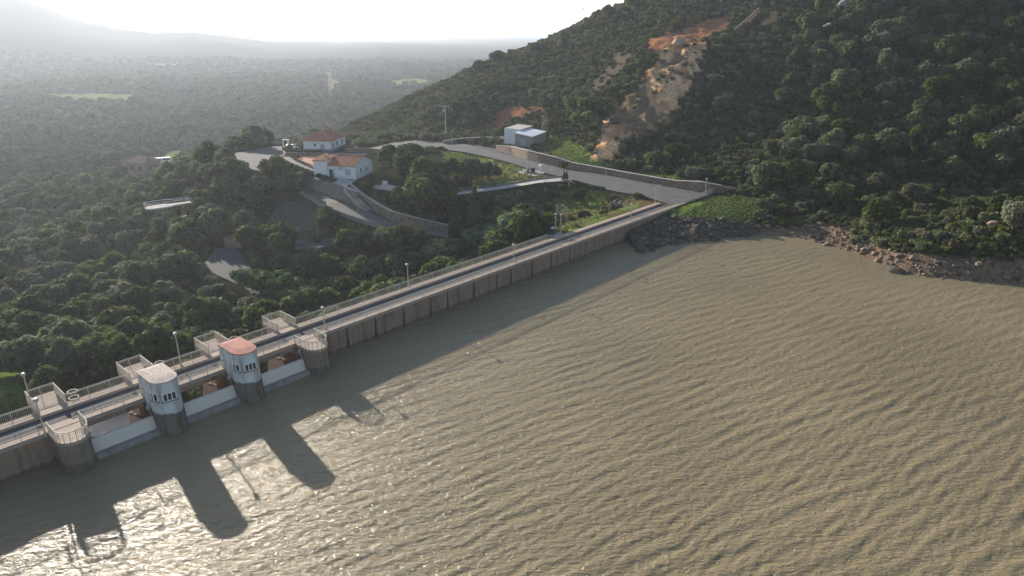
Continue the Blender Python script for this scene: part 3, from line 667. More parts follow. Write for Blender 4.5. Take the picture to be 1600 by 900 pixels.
# ------------------------------------------------------------------ piers and gate huts
def nose_ring(p, R_, tc_, t_back, z, k=10):
    return [D(p + R_ * math.cos(a), tc_ + R_ * math.sin(a), z) for a in np.linspace(math.pi, 2 * math.pi, k)] + [D(p + R_, t_back, z), D(p - R_, t_back, z)]
plabel = ['open round-nosed concrete pier with railed terrace at the left end of the gates', None, None, 'open round-nosed concrete pier with railed terrace where the long wall begins']
for i, p in enumerate(PIER):
    if i in (0, 3):
        T = Thing('spillway_pier', D(p, -2, 0), plabel[i], 'pier', 'piers between the spillway gates', rz=DANG)
        T.part('shaft', MB().hexa(nose_ring(p, 1.42, -2.95, -0.01, -6), nose_ring(p, 1.26, -2.2, -0.01, DZ - 0.36)), 'pier_face')
        T.part('terrace', MB().hexa(nose_ring(p, 1.38, -2.22, -0.13, DZ - 0.355), nose_ring(p, 1.38, -2.22, -0.13, DZ - 0.03)), 'paving')
    else:
        zt = DZ + 2.35
        lab = ('pale concrete gate hut with a flaking white roof standing on a rounded pier' if i == 1 else 'pale concrete gate hut with a brick red roof standing on a rounded pier')
        T = Thing('gate_hut', D(p, -2, 0), lab, 'hut', 'gate huts on the spillway piers', rz=DANG)
        B0 = nose_ring(p, 1.44, -2.95, 0.9, -6); B1 = nose_ring(p, 1.24, -2.15, 0.9, zt)
        w_ = T.part('wall', MB().hexa(B0, B1), 'hut_wall')
        # domed roof shell
        k = len(B1); O = nose_ring(p, 1.30, -2.15, 0.98, zt + 0.004); O2 = nose_ring(p, 1.30, -2.15, 0.98, zt + 0.13); I = nose_ring(p, 0.7, -1.6, 0.4, zt + 0.24)
        V_ = O + O2 + I; Fr = [tuple(range(k))[::-1]] + [(a, (a + 1) % k, k + (a + 1) % k, k + a) for a in range(k)] + [(k + a, k + (a + 1) % k, 2 * k + (a + 1) % k, 2 * k + a) for a in range(k)] + [tuple(range(2 * k, 3 * k))]
        T.part('roof', MB().quadmesh(V_, Fr), 'hut_roof_white' if i == 1 else 'hut_roof_red')
        # windows on the rounded nose: a pair on the left-facing side, a triple facing the lake
        for ang, nl, wd in ((math.pi * 1.02, 1, 0.42), (math.pi * 1.14, 1, 0.42), (math.pi * 1.46, 3, 1.15)):
            zc_ = DZ + 0.95; f = (zc_ + 6) / (zt + 6); Rw = 1.44 * (1 - f) + 1.24 * f; tcw = -2.95 * (1 - f) + -2.15 * f
            c = D(p + (Rw + 0.01) * math.cos(ang), tcw + (Rw + 0.01) * math.sin(ang), zc_)
            out = DU * math.cos(ang) + DN * math.sin(ang); rz = math.atan2(out[1], out[0]) + math.pi / 2
            sd_ = np.array([math.cos(rz), math.sin(rz)])
            depth = 0.36 if nl == 3 else 0.14
            c2 = (c[0] - out[0] * depth * .3, c[1] - out[1] * depth * .3, zc_)
            fr = MB()
            h = 0.78
            for zz in (-h / 2, h / 2): fr.box((c2[0], c2[1], zc_ + zz), (wd + 0.1, depth + .06, 0.07), rz)
            for q in np.linspace(-wd / 2, wd / 2, nl + 1): fr.box((c2[0] + sd_[0] * q, c2[1] + sd_[1] * q, zc_), (0.075, depth + 0.056, h), rz)
            wn = T.part('window', fr, 'white')
            T.part('pane', MB().box((c2[0], c2[1], zc_), (wd, depth, h - 0.02), rz), 'glass', wn)
            T.part('sill', MB().box((c2[0], c2[1], zc_ - h / 2 - 0.075), (wd + 0.3, depth + 0.14, 0.075), rz), 'maroon', wn)
        T.part('door', MB().box(D(p, 0.905, DZ + 0.95), (0.9, 0.06, 1.9), DANG), 'shutter')

# gates
glab = ['long pale steel flap gate nearest the left edge, pool showing behind it', 'long pale steel flap gate between the two roofed huts', 'long pale steel flap gate beside the red roofed hut and the long wall']
for i in range(3):
    a, b_ = PIER[i] + 1.33, PIER[i + 1] - 1.33
    T = Thing('spillway_gate', D((a + b_) / 2, -1.5, 0), glab[i], 'gate', 'spillway gates', rz=DANG)
    T.part('gate_leaf', MB().hexa([D(a, -1.9, 0.30), D(b_, -1.9, 0.30), D(b_, -1.6, 0.30), D(a, -1.6, 0.30)], [D(a, -1.45, 1.62), D(b_, -1.45, 1.62), D(b_, -1.2, 1.62), D(a, -1.2, 1.62)]), 'gate')
    T.part('apron', MB().hexa([D(a, -3.0, -1.6), D(b_, -3.0, -1.6), D(b_, -2.2, -1.6), D(a, -2.2, -1.6)], [D(a, -2.55, 0.45), D(b_, -2.55, 0.45), D(b_, -2.22, 0.45), D(a, -2.22, 0.45)]), 'gate_sill')
    for e, q in ((1, a + 0.12), (-1, b_ - 0.12)):
        T.part('guide_rail', MB().tube(D(q, -1.9, 0.2), D(q, -0.2, DZ - 0.5), 0.09), 'joint')
        T.part('lifting_arm', MB().tube(D(q + e * 0.35, -1.3, 1.3), D(q + e * 0.35, 2.8, 0.4), 0.13).tube(D(q + e * 0.35, 2.8, 0.4), D(q + e * 0.35, 3.6, 0.2), 0.2), 'chute')
    T.part('hoist_chain', MB().sphere(D(b_ - 0.1, -1.0, DZ - 0.75), 0.22, 8, 5, (1, 1, 1.5)).tube(D(b_ - 0.1, -1.0, DZ - 0.9), D(b_ - 0.1, -1.4, 1.5), 0.04), 'steel')

# ------------------------------------------------------------------ railings
def railing(name, P, label, group, h=0.98, bay=2.1, closed_infill=True, base=0.0, pitch=0.14, cat='railing', mtl='rail'):
    P = [np.array(p, float) for p in P]
    T = Thing(name, P[0], label, cat, group)
    posts = []
    for a, b in zip(P[:-1], P[1:]):
        L = np.linalg.norm(b - a); n = max(1, round(L / bay))
        for k in range(n): posts.append((a + (b - a) * k / n, a + (b - a) * (k + 1) / n))
    tr = MB()
    for a, b in zip(P[:-1], P[1:]):
        tr.tube(a + [0, 0, h], b + [0, 0, h], 0.045, 0.045, 6)
    T.part('handrail', tr, mtl)
    for a, b in posts:
        T.part('post', MB().tube(a, a + [0, 0, h], 0.04, 0.04, 5), mtl)
        L = np.linalg.norm(b - a); m = MB(); ang = math.atan2(b[1] - a[1], b[0] - a[0])
        m.tube(a + [0, 0, 0.10], b + [0, 0, 0.10], 0.022, 0.022, 4); m.tube(a + [0, 0, h - 0.12], b + [0, 0, h - 0.12], 0.022, 0.022, 4)
        k = max(2, int(L / pitch))
        for q in range(1, k):
            c = a + (b - a) * q / k; m.box((c[0], c[1], c[2] + h / 2), (0.022, 0.03, h - 0.22), ang)
        T.part('infill_panel', m, mtl)
    T.part('post', MB().tube(P[-1], P[-1] + [0, 0, h], 0.04, 0.04, 5), mtl)
    return T
GR = 'railings on the dam'
zf_ = DZ - 0.0
railing('railing', [D(S0 + 20, 0, zf_), D(PIER[0] - 1.28, 0, zf_)], 'cream lake-side railing running off the left edge before the first pier', GR)
for i in range(3):
    railing('railing', [D(PIER[i] + 1.28, 0, zf_), D(PIER[i + 1] - 1.28, 0, zf_)],
            ['cream lake-side railing between the railed round terrace and the white roofed hut', 'cream lake-side railing between the white roofed and red roofed huts', 'cream lake-side railing from the red roofed hut to the next round terrace'][i], GR)
railing('railing', [D(PIER[3] + 1.28, 0, zf_), D(S1 + 1, 0, zf_)], 'very long cream lake-side railing on top of the long wall', GR, bay=1.9, pitch=0.16)
for i in (0, 3):
    p = PIER[i]; ring = [D(p + 1.28 * math.cos(a), -2.22 + 1.28 * math.sin(a), DZ - 0.03) for a in np.linspace(math.pi, 2 * math.pi, 9)]
    railing('railing', [D(p - 1.28, 0, DZ)] + ring + [D(p + 1.28, 0, DZ)], ['curved cream railing round the terrace of the leftmost pier', 'curved cream railing round the terrace beside the long wall'][i == 3], GR, bay=1.2)
dz2 = DZ + 0.02
edges = [S0 + 20] + [x for p in PIER for x in (p + 0.3 - 1.2, p + 0.3 + 1.2)] + [39.8]
dlabs = ['cream valley-side railing at the left edge of the photo', 'cream valley-side railing between first and second balconies from the left', 'cream valley-side railing between the two middle balconies', 'cream valley-side railing between third and fourth balconies, behind the red roofed hut', 'long cream valley-side railing above the tree tops, from last balcony to berm']
for i in range(5):
    railing('railing', [D(edges[2 * i], WD - 0.08, dz2), D(edges[2 * i + 1], WD - 0.08, dz2)], dlabs[i], GR, bay=2.0)
blabs = ['cream railing around the leftmost square balcony', 'cream railing around the balcony behind the white roofed hut', 'cream railing around the balcony behind the red roofed hut', 'cream railing around the square balcony nearest the long wall']
for i, p in enumerate(PIER):
    q = p + 0.3
    railing('railing', [D(q - 1.2, WD - 0.02, dz2 - .04), D(q - 1.2, WD + 3.5, dz2 - .04), D(q + 1.2, WD + 3.5, dz2 - .04), D(q + 1.2, WD - 0.02, dz2 - .04)], blabs[i], GR, bay=1.2, pitch=0.13)
# caged ladders beside the balconies
for i, p in enumerate(PIER[:3]):
    s_ = p + 0.3 + 2.0; T = Thing('cage_ladder', D(s_, WD + 0.35, -2), ['caged ladder hanging beside the leftmost balcony', 'caged ladder hanging behind the white roofed hut', 'caged ladder hanging behind the red roofed hut'][i], 'ladder', 'caged ladders', rz=DANG)
    st_ = MB()
    for e in (-.22, .22): st_.tube(D(s_ + e, WD + .12, -3), D(s_ + e, WD + .12, DZ + 0.9), 0.025, .025, 4)
    T.part('stile', st_, 'rail')
    rg = MB()
    for z in np.arange(-2.8, DZ, 0.3): rg.tube(D(s_ - .22, WD + .12, z), D(s_ + .22, WD + .12, z), 0.015, .015, 4)
    T.part('rung', rg, 'rail')
    for z in (DZ + 0.75, DZ + 0.1, DZ - .6):
        T.part('hoop', MB().path([D(s_ + .45 * math.cos(a), WD + .5 + .45 * math.sin(a), z) for a in np.linspace(0, 2 * math.pi, 13)], 0.03, 4), 'rail')

# ------------------------------------------------------------------ lamps
def lamp(base, h, label, style='globe', mt='pole'):
    T = Thing('street_lamp', base, label, 'street lamp', 'street lamps'); b = np.array(base, float)
    T.part('pole', MB().tube(b - [0, 0, 0.3], b + [0, 0, h], 0.075, 0.05, 8), mt)
    T.part('base_plate', MB().tube(b - [0, 0, 0.02], b + [0, 0, 0.25], 0.13, 0.11, 8), mt)
    if style == 'globe':
        T.part('lamp_head', MB().sphere(b + [0, 0, h + 0.16], 0.24, 10, 6, (1, 1, .75)).tube(b + [0, 0, h - 0.08], b + [0, 0, h + 0.06], 0.09, 0.14, 8), 'steel')
    elif style == 'arm':
        T.part('arm', MB().tube(b + [0, 0, h - .03], b + [0.55, 0.1, h + 0.12], 0.035, 0.03), mt)
        T.part('lamp_head', MB().hexa([b + [.45, -.02, h + .08], b + [.95, -.02, h + .12], b + [.95, .22, h + .12], b + [.45, .22, h + .08]], [b + [.5, .03, h + .2], b + [.85, .03, h + .2], b + [.85, .17, h + .2], b + [.5, .17, h + .2]]), 'steel')
lamp(D(-36.9, -0.25, DZ), 3.3, 'globe lamp on a cream post by the lake rail at the far left')
lamp(D(-36.2, WD + 1.9, DZ - 5.2), 8.4, 'globe lamp rising behind the leftmost balcony')
lamp(D(-22.9, WD - .35, DZ), 3.6, 'globe lamp on a cream post between the white and red roofed huts')
lamp(D(-6.9, 1.0, DZ), 2.5, 'globe lamp just right of the last round terrace')
lamp(D(9.1, WD + .1, DZ - .1), 3.2, 'globe lamp on the valley side over a pale bushy tree')
lamp(D(27.4, 1.0, DZ), 2.5, 'slim lamp post halfway along the long crest roadway')
lamp(D(59.9, 0.5, DZ), 3.0, 'slim lamp post by the lake rail above the riprap')
lamp(D(88.9, 0.15, DZ), 3.4, 'globe lamp at the far end where the crest meets the road')
lamp(D(75.4, WD + .2, DZ), 3.6, 'arm lamp at the corner of road and crest', 'arm')
lamp(at(868, 366, 2.9), 3.5, 'left one of two close lamp posts on the small ledge')
lamp(at(876, 364, 2.9), 3.2, 'right one of two close lamp posts on the small ledge')
lamp(at(945, 296, 3.1), 4.6, 'tall thin lamp post at the near edge of the wide road', 'arm', 'steel')
lamp(at(560, 341, -2.5), 3.8, 'thin lamp post beside the sloping ramp under the stone wall', 'arm', 'steel')
lamp(at(433, 245.5, 3.3), 4.4, 'thin lamp post at the corner of the upper car park', 'arm', 'steel')
lamp(at(352, 248, 2.8), 4.0, 'thin lamp post at the outer tip of the upper car park', 'arm', 'steel')
lamp(at(706, 226, 3.7), 3.4, 'short lamp post by the road near the power pole', 'arm', 'steel')
lamp(at(498, 376, -6.9), 4.2, 'thin lamp post on the near lane under the rocky slope', 'arm', 'steel')
b0 = at(870, 368, 2.9)
T = Thing('control_cabinet', b0, 'small dark control cabinet at the foot of two lamp posts', 'cabinet')
T.part('plinth', MB().box(b0 + [0, 0.3, -0.15], (2.4, 1.6, 0.5), DANG), 'concrete'); T.part('housing', MB().box(b0 + [-.6, .6, 0.65], (0.9, 0.6, 1.1), DANG), 'bronze'); T.part('lid', MB().box(b0 + [-.6, .6, 1.24], (1.05, 0.75, 0.08), DANG), 'steel')

# ------------------------------------------------------------------ walls
Wt = [(776,228.5,5.6),(800,231.5,5.6),(833,237,5.6),(847,242,5.4),(872,249,5.1),(895,257,4.8),(945,265.5,4.6),(980,272,4.6),(1025,280,4.7),(1056,286,4.8),(1092,288.5,5.2),(1120,293,5.0)]
Wb = [(776,232.5),(800,240),(824,249.5),(842,254),(868,259.8),(895,263.8),(945,272),(980,279),(1025,287),(1058,292.6),(1096,300),(1126,299.3)]
def vwall(Wb, zs_b, h):
    bot = [at(p[0], p[1], z) for p, z in zip(Wb, zs_b)]; top = [b + [0.12 * 0, 0.25, hh] for b, hh in zip(bot, h)]; return top, bot
top, bot = vwall(Wb, [3.6, 3.55, 3.45, 3.42, 3.4, 3.35, 3.3, 3.3, 3.27, 3.25, 3.2, 3.2], [0.9, 1.9, 2.5, 2.4, 2.3, 1.5, 1.3, 1.35, 1.35, 1.4, 2.2, 1.3])
wall_strip('stone_wall', top, bot, 0.5, 'stone', 'cap', 'long brown stone retaining wall with pale coping along the far side of the road', 'wall')
top, bot = vwall([(1104,303),(1126,300),(1151,303),(1172,309)], [3.1, 3.1, 2.9, 2.6], [0.9, 1.5, 1.2, 0.8])
wall_strip('stone_wall', top, bot, 0.5, 'stone', None, 'short stone end wall where the railing meets the dark hillside', 'wall')
top, bot = vwall([(692,226),(720,223),(745,222),(788,221.5)], [3.8, 3.8, 3.8, 3.9], [0.8, 1.0, 1.1, 1.1])
wall_strip('stone_wall', [p + [0, 2, 0] for p in top], [p + [0, 2, 0] for p in bot], 0.4, 'stone', 'cap', 'low stone wall from the power pole to the white shed', 'wall')
top, bot = vwall([(468,288),(500,299),(533,312),(560,323)], [-.66, -.5, -.36, -.9], [4.0, 3.8, 3.6, 3.3])
wall_strip('stone_wall', top, bot, 0.6, 'stone_grey', 'cap', 'high grey stone retaining wall below the hedge, above the ramp', 'wall')
top, bot = vwall([(431,252),(445,262),(456,272),(468,288)], [2.2, 0.8, .1, -.66], [1.0, 2.4, 3.2, 4.0])
wall_strip('stone_wall', top, bot, 0.6, 'stone_grey', None, 'grey stone wall end tapering up to the car park corner', 'wall')
top, bot = vwall([(548,300),(570,318),(590,330),(613,342),(650,350),(700,356)], [1.2, -.5, -1.3, -2.0, -2.9, -3.8], [1.8, 1.8, 1.7, 1.6, 1.3, .5])
wall_strip('stone_wall', top, bot, 0.5, 'stone', 'cap', 'stone wall right of the stairs, running beneath the trees', 'wall')
top, bot = vwall([(540,238.5),(560,237.3),(597,239)], [3.6, 3.6, 3.6], [1.2, 1.2, 1.0])
wall_strip('stone_wall', top, bot, 0.4, 'stone', None, 'low stone wall behind the gable house roof', 'wall')
top, bot = vwall([(443,240),(446,243),(480,243),(511,243)], [3.35, 3.35, 3.4, 3.45], [0.8, .8, .8, .8])
wall_strip('stone_wall', top, bot, 0.4, 'stone', None, 'low stone planter wall in front of the hip roofed house', 'wall')
top, bot = vwall([(352,384.5),(372,385.5),(394,385.5)], [-8.8, -8.8, -8.8], [2.0, 1.8, 1.2])
wall_strip('stone_wall', top, bot, 0.5, 'stone', None, 'stone wall at the back of the lower car park', 'wall')
top, bot = vwall([(462,382),(490,378.5),(530,374.5),(578,369)], [-7.4, -7.2, -7.0, -6.7], [0.6, .6, .6, .6])
wall_strip('kerb_wall', top, bot, 0.35, 'stone_grey', None, 'low kerb wall along the near lane under the rocky slope', 'wall')
top, bot = vwall([(469,300),(507,323.5),(556,341.5),(600,354.5)], [-.7, -.55, -1.4, -2.4], [0.3, .3, .3, .3])
wall_strip('kerb_wall', top, bot, 0.35, 'stone_grey', None, 'low stone kerb wall on the outer edge of the sloping ramp', 'wall')
top, bot = vwall([(878,276.3),(840,280.8),(791,288.8),(745,295),(712,299.5)], [3.2, 3.05, 2.65, 2.15, 1.85], [0.3, .3, .35, .35, .35])
wall_strip('path_wall', top, bot, 0.3, 'stone_grey', None, 'low dark wall following the pale curved footpath', 'wall')
# white garden terrace wall
tw = [at(583,296,1.4), at(612,299,1.4), at(638,303,1.4)]
wall_strip('terrace_wall', [p + [0, 0.1, 1.0] for p in tw], tw, 0.4, 'white', None, 'white garden terrace wall right of the gable house', 'wall')
mbp = MB(); q = [at(584,292.5,2.42), at(638,299.5,2.42), at(648,296,2.42), at(600,287,2.42)]
mbp.hexa([p - [0, 0, .4] for p in q], q); mbp.build('terrace_floor', 'path')['kind'] = 'structure'
# small white block house at the terrace end
bz = at(641, 299, 2.3)
T = Thing('utility_hut', bz, 'tiny pale block hut at the end of the white garden terrace', 'hut')
T.part('wall', MB().box(bz + [.6, .9, .9], (1.6, 1.6, 1.9), .3), 'white'); T.part('roof', MB().box(bz + [.6, .9, 1.93], (1.9, 1.9, .14), .3), 'cap'); T.part('door', MB().box(bz + [.36, .08, .8], (.7, .06, 1.5), .3), 'shutter')
for k, (px_, py_) in enumerate([(600, 289.5), (604, 290)]):
    c = at(px_, py_, 2.42); T = Thing('garden_chair', c, ['white garden chair on the terrace, nearer the house', 'white garden chair on the terrace, farther from the house'][k], 'chair', 'garden chairs')
    T.part('seat', MB().box(c + [0, 0, .43], (.5, .5, .05), .3), 'white'); T.part('backrest', MB().box(c + [-.07, .24, .75], (.5, .05, .6), .3), 'white')
    for a in (-.2, .2):
        for b2 in (-.2, .2): T.part('leg', MB().tube(c + [a, b2, 0], c + [a, b2, .42], .025, .025, 5), 'white')

# stairs beside the high wall
st0 = at(540, 293, 3.0); st1 = at(576, 328, -1.2)
T = Thing('outdoor_stairs', st1, 'grey concrete stairs descending between two stone walls to the ramp', 'stairs')
dirv = (st1 - st0); nst = 18; pr = np.array([-dirv[1], dirv[0], 0]); pr /= np.linalg.norm(pr)
fl = MB()
for k in range(nst):
    a = st0 + dirv * (k / nst); b2 = st0 + dirv * ((k + 1) / nst)
    za = st0[2] + dirv[2] * (k + 1) / nst + 0.22
    q = [a - pr * .7, b2 - pr * .7, b2 + pr * .7, a + pr * .7]
    fl.hexa([(p[0], p[1], za - 1.2) for p in q], [(p[0], p[1], za) for p in q])
T.part('flight', fl, 'concrete')
for e in (-.8, .8): T.part('handrail', MB().tube(st0 + pr * e + [0, 0, 1.1], st1 + pr * e + [0, 0, 1.1], .05, .05, 5), 'steel')

# drain channel on the meadow
c0 = at(985, 302, 2.6); c1 = at(936, 338, -0.3)
T = Thing('drain_channel', c1, 'straight dark concrete drain channel crossing the green meadow', 'drain')
dv = c1 - c0; pr = np.array([-dv[1], dv[0], 0]); pr /= np.linalg.norm(pr)
for nm, e, w_, h_, m_ in (('channel_wall', -.65, .18, .55, 'concrete'), ('channel_wall', .65, .18, .55, 'concrete'), ('channel_floor', 0, 1.1, .1, 'joint')):
    a = c0 + pr * e; b2 = c1 + pr * e; hw = pr * w_ / 2
    q = [a - hw, b2 - hw, b2 + hw, a + hw]
    T.part(nm, MB().hexa([p - [0, 0, .9] for p in q], [p + [0, 0, h_ - .1] for p in q]), m_)

# ------------------------------------------------------------------ houses
def frame_of(A, B): d = (B - A)[:2]; L = np.linalg.norm(d); return d / L, np.array([-d[1], d[0]]) / L, L
def win(T, c, out, wd, h, mtl='glass', parent=None, frame='white'):
    rz = math.atan2(out[1], out[0]) + math.pi / 2
    sd_ = np.array([math.cos(rz), math.sin(rz), 0]); o3 = np.array([out[0], out[1], 0])
    f = MB(); cc = np.array(c) + o3 * 0.03
    for e in (-1, 1):
        f.box(cc + sd_ * e * wd / 2, (.09, .12, h + .12), rz); f.box(cc + np.array([0, 0, e * h / 2]), (wd - .09, .118, .09), rz)
    w_ = T.part('window', f, frame)
    T.part('pane', MB().box(np.array(c) + o3 * 0.02, (wd - .06, .06, h - .06), rz), mtl, w_)
    T.part('sill', MB().box(np.array(c) + o3 * .07 - [0, 0, h / 2 + .1], (wd + .25, .2, .07), rz), 'cap', w_)
    return w_
# gable house
A = at(514, 277.6, 3.15); B = at(556, 280, 3.15); A[2] = B[2] = 3.15
u, v, L = frame_of(A, B); u3 = np.append(u, 0); v3 = np.append(v, 0); Wd = 9.3; hz_ = 3.1
T = Thing('gable_house', A, 'white house with a brown tiled gable roof and a tall corner block', 'house', 'white houses above the dam', rz=math.atan2(u[1], u[0]))
ring = [A, B, B + v3 * Wd, A + v3 * Wd]; apex = 1.75
P = lambda a, b, z: A + u3 * a + v3 * b + np.array([0, 0, z])
mb = MB(); mb.hexa([p - [0, 0, .5] for p in ring], [p + [0, 0, hz_] for p in ring])
mb.quadmesh([P(0, 0, hz_), P(0, Wd, hz_), P(0, Wd / 2, hz_ + apex), P(.25, 0, hz_), P(.25, Wd, hz_), P(.25, Wd / 2, hz_ + apex)], [(0, 2, 1), (3, 4, 5), (0, 3, 5, 2), (1, 2, 5, 4)])
mb.quadmesh([P(L, 0, hz_), P(L, Wd, hz_), P(L, Wd / 2, hz_ + apex), P(L - .25, 0, hz_), P(L - .25, Wd, hz_), P(L - .25, Wd / 2, hz_ + apex)], [(0, 1, 2), (3, 5, 4), (0, 2, 5, 3), (1, 4, 5, 2)])
T.part('wall', mb, 'white')
def roof_slope(T, a0, a1, b0, b1, z0, z1, name='roof', m='tile', th=.14, nrib=0):
    """sloping tiled plane from eave b0,z0 to ridge b1,z1 with barrel-tile ridges"""
    n = int(abs(a1 - a0) / 0.28); V = []; F = []
    for i in range(n * 2 + 1):
        a = a0 + (a1 - a0) * i / (2 * n); dz = 0.05 * (i % 2)
        V += [P(a, b0, z0 + dz + th), P(a, b1, z1 + dz + th), P(a, b0, z0), P(a, b1, z1)]
    for i in range(2 * n):
        q = 4 * i; F += [(q, q + 4, q + 5, q + 1), (q + 2, q + 3, q + 7, q + 6), (q, q + 2, q + 6, q + 4), (q + 1, q + 5, q + 7, q + 3)]
    F += [(0, 1, 3, 2), (8 * n, 8 * n + 2, 8 * n + 3, 8 * n + 1)]
    return T.part(name, MB().quadmesh(V, F), m)
roof_slope(T, -.15, L + .25, -.35, Wd / 2, hz_ - .12, hz_ + apex + .02)
roof_slope(T, L + .25, -.15, Wd + .35, Wd / 2, hz_ - .12, hz_ + apex + .02)
T.part('ridge', MB().tube(P(-.15, Wd / 2, hz_ + apex + .18), P(L + .25, Wd / 2, hz_ + apex + .18), .14, .14, 6), 'tile_edge')
# corner block at the left end with its own lean-to roof and chimney
cb0, cb1 = -3.6, -.01
mb = MB(); mb.hexa([P(cb0, -.5, -.5), P(cb1, -.5, -.5), P(cb1, 4.6, -.5), P(cb0, 4.6, -.5)], [P(cb0, -.5, hz_ + .95), P(cb1, -.5, hz_ + .95), P(cb1, 4.6, hz_ + 1.5), P(cb0, 4.6, hz_ + 1.5)])
T.part('corner_block', mb, 'white')
roof_slope(T, cb0 - .2, cb1 + .2, -.7, 4.7, hz_ + .97, hz_ + 1.56)
mb = MB(); mb.hexa([P(cb0, 4.61, -.5), P(cb1, 4.61, -.5), P(cb1, Wd - 1, -.5), P(cb0, Wd - 1, -.5)], [P(cb0, 4.61, hz_ - .2), P(cb1, 4.61, hz_ - .2), P(cb1, Wd - 1, hz_ - .5), P(cb0, Wd - 1, hz_ - .5)])
T.part('rear_block', mb, 'white')
ch = T.part('chimney', MB().hexa([P(-1.5, 1.6, hz_ + .9), P(-1.0, 1.6, hz_ + .9), P(-1.0, 2.2, hz_ + .9), P(-1.5, 2.2, hz_ + .9)], [P(-1.5, 1.6, hz_ + 2.3), P(-1.0, 1.6, hz_ + 2.3), P(-1.0, 2.2, hz_ + 2.3), P(-1.5, 2.2, hz_ + 2.3)]), 'tile_edge')
rzh = math.atan2(u[1], u[0])
T.part('door', MB().box(P(.95, -.02, 1.05), (1.25, .1, 2.15), rzh), 'dark')
T.part('door_leaf', MB().box(P(1.35, -.09, 1.0), (.35, .06, 2.0), rzh), 'shutter')
win(T, P(5.2, -.01, 1.65), -v, 1.35, 1.1, 'shutter', frame='shutter')
T.part('air_conditioner', MB().box(P(3.4, -.18, 2.4), (.8, .33, .5), rzh), 'steel')
win(T, P(L + .01, 2.8, 1.7), u, .8, .95); win(T, P(L + .01, 5.6, 1.7), u, .8, .95)
# hip roofed house
A = at(475, 235, 3.9); B = at(517.5, 235.6, 3.9); A[2] = B[2] = 3.9
u, v, L = frame_of(A, B); rot = -0.10; u = np.array([u[0] * math.cos(rot) - u[1] * math.sin(rot), u[0] * math.sin(rot) + u[1] * math.cos(rot)]); v = np.array([-u[1], u[0]]); u3 = np.append(u, 0); v3 = np.append(v, 0)
Wd = 11.0; hz_ = 2.9; rzh = math.atan2(u[1], u[0])
T = Thing('hip_roof_house', A, 'white bungalow with a red tiled pyramid roof and dark plinth', 'house', 'white houses above the dam', rz=rzh)
T.part('wall', MB().hexa([P(0, 0, -.4), P(L, 0, -.4), P(L, Wd, -.4), P(0, Wd, -.4)], [P(0, 0, hz_), P(L, 0, hz_), P(L, Wd, hz_), P(0, Wd, hz_)]), 'white')
T.part('plinth', MB().hexa([P(-.06, -.06, -.5), P(L + .06, -.06, -.5), P(L + .06, Wd, -.5), P(-.06, Wd, -.5)], [P(-.06, -.06, .45), P(L + .06, -.06, .45), P(L + .06, Wd, .45), P(-.06, Wd, .45)]), 'plinth')
e = .55; E4 = [P(-e, -e, hz_), P(L + e, -e, hz_), P(L + e, Wd + e, hz_), P(-e, Wd + e, hz_)]; a1 = P(L / 2, Wd / 2 - 1.2, hz_ + 2.5); a2 = P(L / 2, Wd / 2 + 1.2, hz_ + 2.5)
E4t = [p + [0, 0, .14] for p in E4]
rf = T.part('roof', MB().quadmesh(E4 + E4t + [a1, a2], [(3, 2, 1, 0), (0, 1, 5, 4), (1, 2, 6, 5), (2, 3, 7, 6), (3, 0, 4, 7), (4, 5, 8), (5, 6, 9, 8), (6, 7, 9), (7, 4, 8, 9)]), 'tile_red')
hp = MB()
for c, a in ((E4t[0], a1), (E4t[1], a1), (E4t[2], a2), (E4t[3], a2)): hp.tube(c, a, .11, .11, 5)
hp.tube(a1, a2, .11, .11, 5)
T.part('hip_ridge', hp, 'tile_edge', rf)
T.part('chimney', MB().box(P(L / 2 + 1, Wd / 2 + 2.2, hz_ + 2.4), (.6, .6, 1.6), rzh), 'tile_red', rf)
win(T, P(3.6, -.01, 1.75), -v, .7, .75); win(T, P(5.9, -.01, 1.3), -v, 1.2, 1.2, 'shutter', frame='shutter')
win(T, P(L + .01, 2.2, 1.3), u, 1.0, 1.6); win(T, P(L + .01, 5.0, 1.6), u, 1.1, 1.2); win(T, P(L + .01, 8.6, 1.6), u, 1.1, 1.2)
# pump shed: white box plus grey mono-pitch block
A = at(788, 223.3, 4.05); B = at(812, 226, 4.05); A[2] = B[2] = 4.05; u, v, L = frame_of(A, B); u3 = np.append(u, 0); v3 = np.append(v, 0); rzh = math.atan2(u[1], u[0])
T = Thing('white_shed', A, 'white flat-roofed shed joined to a grey block by the roadside', 'shed', rz=rzh)
T.part('wall', MB().hexa([P(0, 0, -.4), P(L, 0, -.4), P(L, 7, -.4), P(0, 7, -.4)], [P(0, 0, 4.3), P(L, 0, 4.3), P(L, 7, 4.5), P(0, 7, 4.5)]), 'white')
T.part('roof', MB().hexa([P(-.1, .3, 4.33), P(L + .1, .3, 4.33), P(L + .1, 7.2, 4.53), P(-.1, 7.2, 4.53)], [P(-.1, .3, 4.5), P(L + .1, .3, 4.5), P(L + .1, 7.2, 4.9), P(-.1, 7.2, 4.9)]), 'cap')
T.part('lamp', MB().box(P(L * .7, -.1, 3.6), (.3, .2, .3), rzh), 'steel')
T = Thing('grey_shed', P(L, -2.5, 0), 'grey rendered shed with a pale sloping roof and roller shutter', 'shed', rz=rzh)
s0, s1 = L + .02, L + 6.2
T.part('wall', MB().hexa([P(s0, -2.5, -.5), P(s1, -2.5, -.5), P(s1, 5.0, -.5), P(s0, 5.0, -.5)], [P(s0, -2.5, 3.7), P(s1, -2.5, 3.1), P(s1, 5.0, 3.7), P(s0, 5.0, 4.2)]), 'grey_block')
